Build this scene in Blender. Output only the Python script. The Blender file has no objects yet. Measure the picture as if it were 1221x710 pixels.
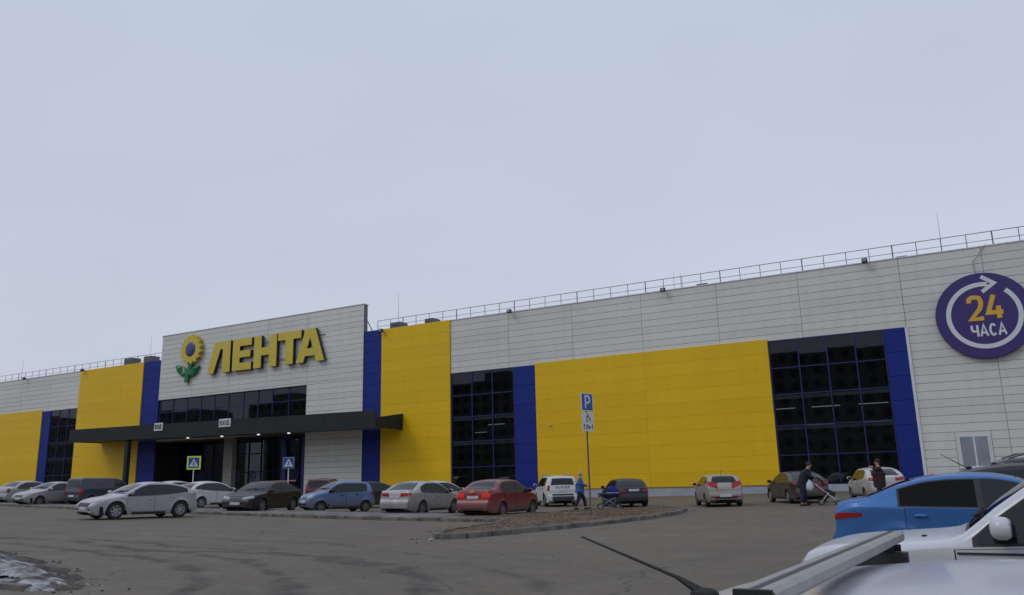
import bpy, bmesh, math, random
from math import sin, cos, pi, radians, sqrt, atan2
from mathutils import Vector, Matrix
from mathutils.bvhtree import BVHTree
from mathutils.geometry import tessellate_polygon
random.seed(7)
scene = bpy.context.scene
COL = scene.collection

# ------------------------------------------------------------------ camera, world, sun, exposure
CZ = 1.5
YAW, PITCH, ROLL = 0.5125, 0.2225, -0.0247
fw = Vector((-sin(YAW)*cos(PITCH), cos(YAW)*cos(PITCH), sin(PITCH)))
rt = Vector((cos(YAW), sin(YAW), 0)); up = rt.cross(fw)
rt2 = cos(ROLL)*rt + sin(ROLL)*up; up2 = -sin(ROLL)*rt + cos(ROLL)*up
camd = bpy.data.cameras.new("camera"); cam = bpy.data.objects.new("camera", camd); COL.objects.link(cam)
camd.sensor_width = 36; camd.lens = 36*968/1221; camd.clip_end = 5000; camd.clip_start = .05
cam.matrix_world = Matrix(((rt2.x, up2.x, -fw.x, 0), (rt2.y, up2.y, -fw.y, 0), (rt2.z, up2.z, -fw.z, CZ), (0, 0, 0, 1)))
scene.camera = cam

SUN_EL, SUN_ROT = radians(42), radians(215)
world = bpy.data.worlds.new("World"); scene.world = world; world.use_nodes = True
wt = world.node_tree; wt.nodes.clear()
def wn(t, **k):
    n = wt.nodes.new(t)
    for a, b in k.items(): setattr(n, a, b)
    return n
wo = wn('ShaderNodeOutputWorld'); wb = wn('ShaderNodeBackground'); wb.inputs[1].default_value = .1
sky = wn('ShaderNodeTexSky', sky_type='NISHITA', sun_disc=False, sun_elevation=SUN_EL, sun_rotation=SUN_ROT)
tc = wn('ShaderNodeTexCoord'); sep = wn('ShaderNodeSeparateXYZ')
wt.links.new(tc.outputs['Generated'], sep.inputs[0])
# a thick even cloud deck: slightly brighter overhead, soft mottling
mp = wn('ShaderNodeMapping'); mp.inputs['Scale'].default_value = (1.3, 1.3, 3.0)
wt.links.new(tc.outputs['Generated'], mp.inputs[0])
nz = wn('ShaderNodeTexNoise'); nz.inputs['Scale'].default_value = 1.1; nz.inputs['Detail'].default_value = 3
wt.links.new(mp.outputs[0], nz.inputs['Vector'])
ramp = wn('ShaderNodeValToRGB')
wt.links.new(sep.outputs['Z'], ramp.inputs[0])
e = ramp.color_ramp.elements
e[0].position = 0.0; e[0].color = (4.9, 5.1, 5.75, 1)
e[1].position = 0.75; e[1].color = (4.75, 5.45, 6.7, 1)
m1 = ramp.color_ramp.elements.new(.18); m1.color = (5.05, 5.4, 6.4, 1)
mm = wn('ShaderNodeMapRange'); mm.inputs[1].default_value = .3; mm.inputs[2].default_value = .7
mm.inputs[3].default_value = .95; mm.inputs[4].default_value = 1.05
wt.links.new(nz.outputs['Fac'], mm.inputs[0])
mul = wn('ShaderNodeMix', data_type='RGBA', blend_type='MULTIPLY'); mul.inputs[0].default_value = 1
wt.links.new(ramp.outputs[0], mul.inputs[6]); wt.links.new(mm.outputs[0], mul.inputs[7])
mx = wn('ShaderNodeMix', data_type='RGBA'); mx.inputs[0].default_value = .94
wt.links.new(sky.outputs[0], mx.inputs[6]); wt.links.new(mul.outputs[2], mx.inputs[7])
wt.links.new(mx.outputs[2], wb.inputs[0]); wt.links.new(wb.outputs[0], wo.inputs[0])
sl = bpy.data.lights.new("sun", 'SUN'); sl.energy = .5; sl.angle = radians(22); sl.color = (1, .97, .93)
so = bpy.data.objects.new("sun", sl); COL.objects.link(so)
sd = Vector((sin(SUN_ROT)*cos(SUN_EL), cos(SUN_ROT)*cos(SUN_EL), sin(SUN_EL)))   # towards the sun
so.rotation_euler = sd.to_track_quat('Z', 'Y').to_euler()
vs = scene.view_settings
vs.view_transform = 'Standard'; vs.look = 'None'; vs.exposure = 0.17; vs.gamma = 1; vs.use_curve_mapping = False

# ------------------------------------------------------------------ materials
def mat(name, col, rough=.6, metal=0, spec=.5, noise=None, bump=None, emit=None, ior=None, coat=0):
    """noise=(scale, amount) varies the colour; bump=(scale, strength)"""
    m = bpy.data.materials.new(name); m.use_nodes = True
    nt = m.node_tree; b = nt.nodes['Principled BSDF']
    c = (*col, 1) if len(col) == 3 else col
    b.inputs['Base Color'].default_value = c
    b.inputs['Roughness'].default_value = rough; b.inputs['Metallic'].default_value = metal
    b.inputs['Specular IOR Level'].default_value = spec
    if ior: b.inputs['IOR'].default_value = ior
    if coat: b.inputs['Coat Weight'].default_value = coat; b.inputs['Coat Roughness'].default_value = .08
    tcn = nt.nodes.new('ShaderNodeTexCoord')
    if noise:
        n = nt.nodes.new('ShaderNodeTexNoise'); n.inputs['Scale'].default_value = noise[0]; n.inputs['Detail'].default_value = 5
        nt.links.new(tcn.outputs['Object'], n.inputs['Vector'])
        r = nt.nodes.new('ShaderNodeMapRange'); r.inputs[1].default_value = .3; r.inputs[2].default_value = .7
        r.inputs[3].default_value = 1-noise[1]; r.inputs[4].default_value = 1+noise[1]
        nt.links.new(n.outputs['Fac'], r.inputs[0])
        x = nt.nodes.new('ShaderNodeMix'); x.data_type = 'RGBA'; x.blend_type = 'MULTIPLY'; x.inputs[0].default_value = 1
        x.inputs[6].default_value = c; nt.links.new(r.outputs[0], x.inputs[7])
        nt.links.new(x.outputs[2], b.inputs['Base Color'])
    if bump:
        n = nt.nodes.new('ShaderNodeTexNoise'); n.inputs['Scale'].default_value = bump[0]; n.inputs['Detail'].default_value = 6
        nt.links.new(tcn.outputs['Object'], n.inputs['Vector'])
        bp = nt.nodes.new('ShaderNodeBump'); bp.inputs['Strength'].default_value = bump[1]; bp.inputs['Distance'].default_value = .02
        nt.links.new(n.outputs['Fac'], bp.inputs['Height']); nt.links.new(bp.outputs[0], b.inputs['Normal'])
    if emit:
        b.inputs['Emission Color'].default_value = (*emit[0], 1); b.inputs['Emission Strength'].default_value = emit[1]
    return m

def wall_paint(name, col, var=.03, rough=.45):
    """sheet-metal paint: each panel a touch different, faint streaks of grime down the face"""
    m = bpy.data.materials.new(name); m.use_nodes = True
    nt = m.node_tree; b = nt.nodes['Principled BSDF']; L = nt.links.new
    b.inputs['Roughness'].default_value = rough; b.inputs['Specular IOR Level'].default_value = .3
    g = nt.nodes.new('ShaderNodeNewGeometry'); oi = nt.nodes.new('ShaderNodeObjectInfo')
    mp = nt.nodes.new('ShaderNodeMapping'); mp.inputs['Scale'].default_value = (1.6, 1, .12)
    L(g.outputs['Position'], mp.inputs[0])
    n = nt.nodes.new('ShaderNodeTexNoise'); n.inputs['Scale'].default_value = 1.3; n.inputs['Detail'].default_value = 6
    L(mp.outputs[0], n.inputs['Vector'])
    n2 = nt.nodes.new('ShaderNodeTexNoise'); n2.inputs['Scale'].default_value = .09; n2.inputs['Detail'].default_value = 3
    L(g.outputs['Position'], n2.inputs['Vector'])
    def rng(src, a, c2):
        r = nt.nodes.new('ShaderNodeMapRange'); r.inputs[1].default_value = .3; r.inputs[2].default_value = .7
        r.inputs[3].default_value = a; r.inputs[4].default_value = c2; L(src, r.inputs[0]); return r.outputs[0]
    a = rng(n.outputs['Fac'], 1-var*1.1, 1+var*.6); c3 = rng(n2.outputs['Fac'], 1-var, 1+var)
    r2 = nt.nodes.new('ShaderNodeMapRange'); r2.inputs[3].default_value = 1-var; r2.inputs[4].default_value = 1+var
    L(oi.outputs['Random'], r2.inputs[0])
    m1 = nt.nodes.new('ShaderNodeMath'); m1.operation = 'MULTIPLY'; L(a, m1.inputs[0]); L(c3, m1.inputs[1])
    m2 = nt.nodes.new('ShaderNodeMath'); m2.operation = 'MULTIPLY'; L(m1.outputs[0], m2.inputs[0]); L(r2.outputs[0], m2.inputs[1])
    x = nt.nodes.new('ShaderNodeMix'); x.data_type = 'RGBA'; x.blend_type = 'MULTIPLY'; x.inputs[0].default_value = 1
    x.inputs[6].default_value = (*col, 1); L(m2.outputs[0], x.inputs[7]); L(x.outputs[2], b.inputs['Base Color'])
    return m

def car_paint(name, col, dirt=.5, metal=.3, height=.75, rough=.38):
    coat = .5 if max(col) > .03 else .12
    m = bpy.data.materials.new(name); m.use_nodes = True
    nt = m.node_tree; b = nt.nodes['Principled BSDF']; L = nt.links.new
    b.inputs['Metallic'].default_value = metal; b.inputs['Coat Weight'].default_value = .5; b.inputs['Coat Roughness'].default_value = .1
    t = nt.nodes.new('ShaderNodeTexCoord'); s = nt.nodes.new('ShaderNodeSeparateXYZ'); L(t.outputs['Object'], s.inputs[0])
    n = nt.nodes.new('ShaderNodeTexNoise'); n.inputs['Scale'].default_value = 3.5; n.inputs['Detail'].default_value = 6; L(t.outputs['Object'], n.inputs['Vector'])
    r = nt.nodes.new('ShaderNodeMapRange'); r.inputs[1].default_value = height; r.inputs[2].default_value = .2; r.inputs[3].default_value = 0; r.inputs[4].default_value = 1.1
    L(s.outputs['Z'], r.inputs[0])
    mu = nt.nodes.new('ShaderNodeMath'); mu.operation = 'MULTIPLY_ADD'; L(n.outputs['Fac'], mu.inputs[0]); mu.inputs[1].default_value = .9; mu.inputs[2].default_value = -.42
    ad = nt.nodes.new('ShaderNodeMath'); ad.operation = 'ADD'; ad.use_clamp = True; L(r.outputs[0], ad.inputs[0]); L(mu.outputs[0], ad.inputs[1])
    sc = nt.nodes.new('ShaderNodeMath'); sc.operation = 'MULTIPLY'; L(ad.outputs[0], sc.inputs[0]); sc.inputs[1].default_value = dirt
    ad2 = nt.nodes.new('ShaderNodeMath'); ad2.operation = 'ADD'; L(sc.outputs[0], ad2.inputs[0]); ad2.inputs[1].default_value = dirt*.12
    x = nt.nodes.new('ShaderNodeMix'); x.data_type = 'RGBA'; L(ad2.outputs[0], x.inputs[0])
    x.inputs[6].default_value = (*col, 1); x.inputs[7].default_value = (.13, .115, .1, 1); L(x.outputs[2], b.inputs['Base Color'])
    rr = nt.nodes.new('ShaderNodeMapRange'); rr.inputs[3].default_value = rough; rr.inputs[4].default_value = .85; L(ad2.outputs[0], rr.inputs[0]); L(rr.outputs[0], b.inputs['Roughness'])
    cc = nt.nodes.new('ShaderNodeMapRange'); cc.inputs[3].default_value = coat; cc.inputs[4].default_value = 0; L(ad2.outputs[0], cc.inputs[0]); L(cc.outputs[0], b.inputs['Coat Weight'])
    return m

M = dict(
    gray=wall_paint('pale_grey_cladding', (.64, .635, .59), .042),
    yellow=wall_paint('yellow_cladding', (.76, .47, .008), .034),
    blue=wall_paint('blue_cladding', (.004, .019, .20), .05, .6),
    backing=mat('joint_backing', (.16, .16, .16), .9),
    ybacking=mat('yellow_joint_backing', (.66, .40, .008), .6),
    bbacking=mat('blue_joint_backing', (.006, .01, .09), .8),
    plinth=mat('plinth_render', (.34, .36, .40), .85, noise=(1.2, .12), bump=(20, .2)),
    mullion=mat('blue_mullion', (.004, .010, .10), .55),
    fascia=mat('dark_fascia', (.022, .027, .028), .7, spec=.25, noise=(.6, .1)),
    soffit=mat('soffit', (.16, .155, .14), .8, noise=(1, .1)),
    concrete=mat('concrete', (.24, .225, .2), .9, noise=(3, .15), bump=(30, .3)),
    dark=mat('dark_interior', (.012, .012, .014), .9),
    hall=mat('hall_interior', (.09, .09, .09), .9, noise=(.3, .3)),
    roof=mat('roof_membrane', (.2, .2, .2), .9, noise=(.5, .1)),
    steel=mat('painted_steel', (.11, .12, .14), .5),
    galv=mat('galvanised_steel', (.30, .31, .32), .5, metal=.3, noise=(8, .1)),
    signy=mat('sign_yellow', (.60, .46, .045), .5, noise=(1, .04)),
    signside=mat('sign_return', (.035, .035, .03), .5),
    flower_c=mat('flower_centre', (.035, .045, .17), .4),
    green=mat('leaf_green', (.01, .15, .055), .35),
    purple=mat('sign_purple', (.038, .018, .145), .4),
    white=mat('white_paint', (.62, .64, .68), .5),
    sheet=mat('white_sheet', (.62, .65, .68), .6),
    orange=mat('sign_orange', (.66, .38, .035), .45),
    black=mat('black', (.012, .012, .012), .6),
    roadblue=mat('road_sign_blue', (.015, .07, .32), .35),
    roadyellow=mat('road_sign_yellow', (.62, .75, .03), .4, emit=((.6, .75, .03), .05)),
    lamp=mat('lamp_lens', (.8, .8, .75), .4, emit=((1, .95, .85), .9)),
    tube=mat('fluorescent_tube', (.8, .8, .8), .4, emit=((.9, 1, 1), .18)),
    decal=mat('door_decal', (.05, .08, .16), .5),
    tape=mat('barrier_tape', (.45, .2, .25), .5),
    rubber=mat('rubber', (.018, .017, .016), .85, noise=(6, .3)),
    rim=mat('alloy_rim', (.28, .28, .29), .4, metal=.5, noise=(10, .2)),
    rimdark=mat('dirty_rim', (.13, .125, .12), .6, metal=.2, noise=(8, .3)),
    trim=mat('black_plastic', (.022, .022, .023), .55, noise=(8, .2)),
    seal=mat('panel_gap', (.006, .006, .006), .9),
    glass=mat('car_glass', (.010, .013, .014), .04, spec=.5, ior=1.48),
    tint=mat('tinted_glass', (.006, .006, .007), .12, spec=.25, ior=1.35),
    chrome=mat('chrome', (.22, .22, .22), .35, metal=.6),
    headl=mat('headlight_lens', (.36, .37, .38), .25),
    taill=mat('tail_light_lens', (.3, .012, .012), .2),
    litred=mat('lit_brake_light', (.45, .012, .012), .3, emit=((1, .02, .02), .22)),
    plate=mat('number_plate', (.5, .51, .52), .5, noise=(14, .25)),
    brick=mat('block_facade', (.26, .24, .205), .9, noise=(.5, .1)),
    farwin=mat('block_windows', (.03, .03, .035), .4),
    kerb=mat('kerb_stone', (.14, .128, .108), .9, noise=(3, .5), bump=(25, .5)),
    snow=None,
    skin=mat('skin', (.45, .26, .19), .6),
    jblue=mat('blue_jacket', (.05, .12, .33), .8, noise=(12, .15)),
    jblack=mat('black_coat', (.012, .013, .017), .85, noise=(12, .2)),
    jbrown=mat('brown_coat', (.035, .015, .016), .85, noise=(12, .2)),
    jeans=mat('dark_jeans', (.014, .018, .04), .9, noise=(12, .2)),
    pblue=mat('pram_blue', (.02, .04, .33), .7),
    pdark=mat('pram_navy', (.012, .018, .07), .7),
    sred=mat('stroller_red', (.33, .03, .03), .7),
    bag=mat('plastic_bag', (.55, .56, .62), .5),
    sgreen=mat('stroller_footrest', (.32, .42, .38), .7),
    barmetal=mat('roof_bar_aluminium', (.34, .335, .31), .45, metal=.45, noise=(15, .12)),
)

def glass_mat(name, tint, ior=1.55, boost=1.35):
    m = bpy.data.materials.new(name); m.use_nodes = True; nt = m.node_tree; nt.nodes.clear(); L = nt.links.new
    o = nt.nodes.new('ShaderNodeOutputMaterial'); mxs = nt.nodes.new('ShaderNodeMixShader')
    t = nt.nodes.new('ShaderNodeBsdfTransparent'); t.inputs[0].default_value = (*tint, 1)
    g = nt.nodes.new('ShaderNodeBsdfGlossy'); g.inputs['Roughness'].default_value = .015; g.inputs[0].default_value = (.75, .8, .9, 1)
    f = nt.nodes.new('ShaderNodeFresnel'); f.inputs[0].default_value = ior
    mu = nt.nodes.new('ShaderNodeMath'); mu.operation = 'MULTIPLY'; mu.inputs[1].default_value = boost; mu.use_clamp = True
    geo = nt.nodes.new('ShaderNodeTexCoord'); n = nt.nodes.new('ShaderNodeTexNoise'); n.inputs['Scale'].default_value = .35
    bp = nt.nodes.new('ShaderNodeBump'); bp.inputs['Strength'].default_value = .04; bp.inputs['Distance'].default_value = .05
    L(geo.outputs['Object'], n.inputs['Vector']); L(n.outputs['Fac'], bp.inputs['Height']); L(bp.outputs[0], g.inputs['Normal'])
    L(f.outputs[0], mu.inputs[0]); L(mu.outputs[0], mxs.inputs[0]); L(t.outputs[0], mxs.inputs[1]); L(g.outputs[0], mxs.inputs[2]); L(mxs.outputs[0], o.inputs[0])
    return m
def snow_mat():
    m = bpy.data.materials.new('old_snow'); m.use_nodes = True; nt = m.node_tree; b = nt.nodes['Principled BSDF']; L = nt.links.new
    g = nt.nodes.new('ShaderNodeNewGeometry')
    def noise(s, d):
        n = nt.nodes.new('ShaderNodeTexNoise'); n.inputs['Scale'].default_value = s; n.inputs['Detail'].default_value = d; n.inputs['Roughness'].default_value = .72; L(g.outputs['Position'], n.inputs['Vector']); return n.outputs['Fac']
    r = nt.nodes.new('ShaderNodeValToRGB'); L(noise(3.2, 10), r.inputs[0])
    el = r.color_ramp.elements; el[0].position = .38; el[0].color = (.07, .058, .048, 1); el[1].position = .62; el[1].color = (.46, .46, .49, 1)
    q = r.color_ramp.elements.new(.47); q.color = (.24, .23, .225, 1)
    L(r.outputs[0], b.inputs['Base Color']); b.inputs['Roughness'].default_value = .8
    bp = nt.nodes.new('ShaderNodeBump'); bp.inputs['Strength'].default_value = 1; bp.inputs['Distance'].default_value = .03; L(noise(16, 8), bp.inputs['Height']); L(bp.outputs[0], b.inputs['Normal'])
    return m
M['snow'] = snow_mat()
M['facade_glass'] = glass_mat('facade_glass', (.5, .52, .53), 1.55, 1.0)
M['cabin_glass'] = glass_mat('cabin_glass', (.35, .4, .42), 1.5, 1.1)

# ------------------------------------------------------------------ helpers
def link(o, parent=None):
    COL.objects.link(o)
    if parent: o.parent = parent
    return o
def tag(o, label=None, cat=None, group=None, kind=None):
    if label: o['label'] = label
    if cat: o['category'] = cat
    if group: o['group'] = group
    if kind: o['kind'] = kind
    return o
def obj(name, bm, m, parent=None, smooth=False):
    me = bpy.data.meshes.new(name); bm.to_mesh(me); bm.free()
    for q in (m if isinstance(m, (list, tuple)) else [m]): me.materials.append(q)
    if smooth:
        for p in me.polygons: p.use_smooth = True
        try: me.set_sharp_from_angle(angle=radians(38))
        except Exception: pass
    return link(bpy.data.objects.new(name, me), parent)
def inst(name, me, parent=None, loc=(0, 0, 0), rz=0):
    o = bpy.data.objects.new(name, me); o.location = loc; o.rotation_euler = (0, 0, rz); return link(o, parent)
def empty(name, loc=(0, 0, 0), rz=0, label=None, cat=None, group=None, kind=None):
    o = bpy.data.objects.new(name, None); o.location = loc; o.rotation_euler = (0, 0, rz); o.empty_display_size = .2
    link(o); return tag(o, label, cat, group, kind)
def box(bm, x0, x1, y0, y1, z0, z1, mi=0):
    v = [bm.verts.new(p) for p in ((x0, y0, z0), (x1, y0, z0), (x1, y1, z0), (x0, y1, z0), (x0, y0, z1), (x1, y0, z1), (x1, y1, z1), (x0, y1, z1))]
    for f in ((0, 3, 2, 1), (4, 5, 6, 7), (0, 1, 5, 4), (1, 2, 6, 5), (2, 3, 7, 6), (3, 0, 4, 7)):
        bm.faces.new([v[i] for i in f]).material_index = mi
    return bm
def boxo(name, b, m, parent=None):
    return obj(name, box(bmesh.new(), *b), m, parent)
def tube(bm, a, b, r, n=8, r2=None, cap=True):
    a, b = Vector(a), Vector(b); r2 = r if r2 is None else r2
    d = (b-a).normalized(); s = d.orthogonal().normalized(); t = d.cross(s)
    A = [bm.verts.new(a + r*(cos(2*pi*i/n)*s + sin(2*pi*i/n)*t)) for i in range(n)]
    B = [bm.verts.new(b + r2*(cos(2*pi*i/n)*s + sin(2*pi*i/n)*t)) for i in range(n)]
    for i in range(n): bm.faces.new((A[i], A[(i+1) % n], B[(i+1) % n], B[i]))
    if cap: bm.faces.new(A[::-1]); bm.faces.new(B)
    return bm
def lathe(bm, prof, n=24, axis='y', c=(0, 0, 0)):
    """prof: (radius, along axis)"""
    rings = []
    for r, a in prof:
        ring = []
        for i in range(n):
            t = 2*pi*i/n; p = (r*cos(t), a, r*sin(t)) if axis == 'y' else (r*cos(t), r*sin(t), a)
            ring.append(bm.verts.new(Vector(p)+Vector(c)))
        rings.append(ring)
    for A, B in zip(rings, rings[1:]):
        for i in range(n): bm.faces.new((A[i], A[(i+1) % n], B[(i+1) % n], B[i]))
    return bm
def blob(bm, c, r, p=2.6, n=10):
    """rounded block"""
    def f(t, e): s = 1 if t >= 0 else -1; return s*abs(t)**e
    k = 2/p; rows = []
    for i in range(n+1):
        ph = -pi/2 + pi*i/n; row = []
        for j in range(2*n):
            th = 2*pi*j/(2*n)
            row.append(bm.verts.new((c[0]+r[0]*f(cos(ph), k)*f(cos(th), k), c[1]+r[1]*f(cos(ph), k)*f(sin(th), k), c[2]+r[2]*f(sin(ph), k))))
        rows.append(row)
    for A, B in zip(rows, rows[1:]):
        for j in range(2*n): bm.faces.new((A[j], A[(j+1) % (2*n)], B[(j+1) % (2*n)], B[j]))
    bmesh.ops.remove_doubles(bm, verts=bm.verts, dist=1e-5)
    return bm
def poly(bm, loops, y0, y1, mi=0, side=1):
    """outline(s) in x,z extruded from y0 (front) to y1; loops[0] outer, the rest holes"""
    V3 = [[Vector((p[0], p[1], 0)) for p in l] for l in loops]
    flat = [p for l in loops for p in l]
    tris = tessellate_polygon(V3)
    F = [bm.verts.new((p[0], y0, p[1])) for p in flat]; B = [bm.verts.new((p[0], y1, p[1])) for p in flat]
    for t in tris:
        a = [F[i] for i in t]
        try:
            f = bm.faces.new(a); f.normal_update()
            if f.normal.y > 0: f.normal_flip()
            f.material_index = mi
            g = bm.faces.new([B[i] for i in t]); g.normal_update()
            if g.normal.y < 0: g.normal_flip()
            g.material_index = side
        except ValueError: pass
    k = 0
    for l in loops:
        n = len(l)
        for i in range(n):
            a, b = k+i, k+(i+1) % n
            bm.faces.new((F[a], F[b], B[b], B[a])).material_index = side
        k += n
    return bm
def stroke(bm, pts, w, y0, y1, closed=False, mi=0):
    """a ribbon of width w along pts (x,z), extruded y0..y1"""
    n = len(pts); P = [Vector(p) for p in pts]; Lf, Rt = [], []
    for i in range(n):
        a = P[i-1] if (i or closed) else None; b = P[(i+1) % n] if (i < n-1 or closed) else None
        d1 = (P[i]-a).normalized() if a is not None else None; d2 = (b-P[i]).normalized() if b is not None else None
        if d1 is None: d1 = d2
        if d2 is None: d2 = d1
        n1 = Vector((-d1.y, d1.x)); n2 = Vector((-d2.y, d2.x)); m_ = (n1+n2)
        m_ = n1 if m_.length < 1e-4 else m_.normalized(); k = min(1.8, 1/max(.3, m_.dot(n1)))
        Lf.append(P[i]+m_*w/2*k); Rt.append(P[i]-m_*w/2*k)
    rng = range(n if closed else n-1)
    vs_ = [[bm.verts.new((q.x, y, q.y)) for q in Q] for y in (y0, y1) for Q in (Lf, Rt)]
    for i in rng:
        j = (i+1) % n
        for f in ((vs_[0][i], vs_[1][i], vs_[1][j], vs_[0][j]), (vs_[2][j], vs_[3][j], vs_[3][i], vs_[2][i]),
                  (vs_[0][i], vs_[0][j], vs_[2][j], vs_[2][i]), (vs_[1][j], vs_[1][i], vs_[3][i], vs_[3][j])):
            bm.faces.new(f).material_index = mi
    if not closed:
        for i in (0, n-1): bm.faces.new((vs_[0][i], vs_[1][i], vs_[3][i], vs_[2][i])).material_index = mi
    return bm
def arc(cx, cz, rx, rz, a0, a1, n=16):
    return [(cx+rx*cos(radians(a0+(a1-a0)*i/n)), cz+rz*sin(radians(a0+(a1-a0)*i/n))) for i in range(n+1)]
# stroke lettering, unit cell 0..1 wide x 0..1 high
GL = {
 '2': [[(.08, .74), (.12, .9), (.3, .97), (.55, .97), (.78, .93), (.88, .78), (.86, .62), (.75, .46), (.12, .05), (.95, .05)]],
 '4': [[(.52, 1.0), (.08, .26), (.98, .26)], [(.72, .52), (.72, 0)]],
 '0': [arc(.5, .5, .4, .45, 0, 360, 16)],
 'Ч': [[(.1, 1), (.1, .62), (.22, .48), (.5, .46), (.85, .52)], [(.87, 1), (.87, 0)]],
 'А': [[(.02, 0), (.48, 1), (.95, 0)], [(.2, .3), (.8, .3)]],
 'С': [arc(.5, .5, .4, .46, 42, 318, 14)],
 'В': [[(.12, 0), (.12, 1), (.6, 1), (.8, .88), (.8, .65), (.6, .53), (.12, .53)], [(.6, .53), (.88, .4), (.88, .14), (.65, 0), (.12, 0)]],
 'Х': [[(.05, 0), (.95, 1)], [(.05, 1), (.95, 0)]],
 'О': [arc(.5, .5, .4, .46, 0, 360, 16)],
 'Д': [[(.0, -.12), (.0, .04), (1, .04), (1, -.12)], [(.2, .04), (.32, 1), (.85, 1), (.85, .04)]],
 'P': [[(.15, 0), (.15, .96), (.62, .96), (.85, .84), (.85, .56), (.62, .43), (.15, .43)]],
 'м': [[(.05, 0), (.05, .65), (.5, .15), (.95, .65), (.95, 0)]],
 'D': [[(.1, 0), (.1, 1), (.55, 1), (.88, .75), (.88, .25), (.55, 0), (.1, 0)]],
 'U': [[(.1, 1), (.1, .2), (.3, .02), (.7, .02), (.9, .2), (.9, 1)]],
 'S': [[(.9, .85), (.6, .98), (.25, .92), (.12, .75), (.3, .55), (.7, .45), (.88, .25), (.7, .05), (.35, .02), (.08, .15)]],
 'T': [[(0, 1), (1, 1)], [(.5, 1), (.5, 0)]],
 'E': [[(.9, 1), (.1, 1), (.1, 0), (.9, 0)], [(.1, .5), (.8, .5)]],
 'R': [[(.1, 0), (.1, 1), (.65, 1), (.85, .85), (.85, .62), (.65, .5), (.1, .5)], [(.5, .5), (.9, 0)]],
}
def text(bm, s, x, z, w, h, gap, sw, y0, y1, lean=0):
    for ch in s:
        if ch != ' ':
            for q_, st in enumerate(GL[ch]):
                stroke(bm, [(x+p[0]*w+lean*p[1]*h, z+p[1]*h) for p in st], sw, y0-.0015*q_, y1-.0007*q_)
        x += w+gap
    return bm

# ------------------------------------------------------------------ terrain
def sp(t): return t if t > 60 else math.log1p(math.exp(t/2))*2
def smst(a, b, x):
    t = max(0, min(1, (x-a)/(b-a))); return t*t*(3-2*t)
def gh(X, Y):
    l = X*cos(YAW)+Y*sin(YAW); w = -X*sin(YAW)+Y*cos(YAW); l = max(-70, min(45, l))
    return .024*sp(-l-3)+.018*sp(l-9)+.1*smst(14, 30, w)

def axis_pts():
    a = [-1500, -800, -400, -250, -170, -130]; x = -110.
    while x < 30: a.append(x); x += 1.0
    return a+[40, 60, 100, 170, 300, 600, 1500]
def axis_y():
    a = [-1500, -800, -400, -200, -100, -60, -30, -15, -6]; y = -1.
    while y < 62: a.append(y); y += .8
    return a+[70, 100, 170, 300, 600, 1500]
gx, gy = axis_pts(), axis_y()
bm = bmesh.new(); grid = [[bm.verts.new((x, y, gh(x, y))) for y in gy] for x in gx]
for i in range(len(gx)-1):
    for j in range(len(gy)-1): bm.faces.new((grid[i][j], grid[i+1][j], grid[i+1][j+1], grid[i][j+1]))

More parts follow.
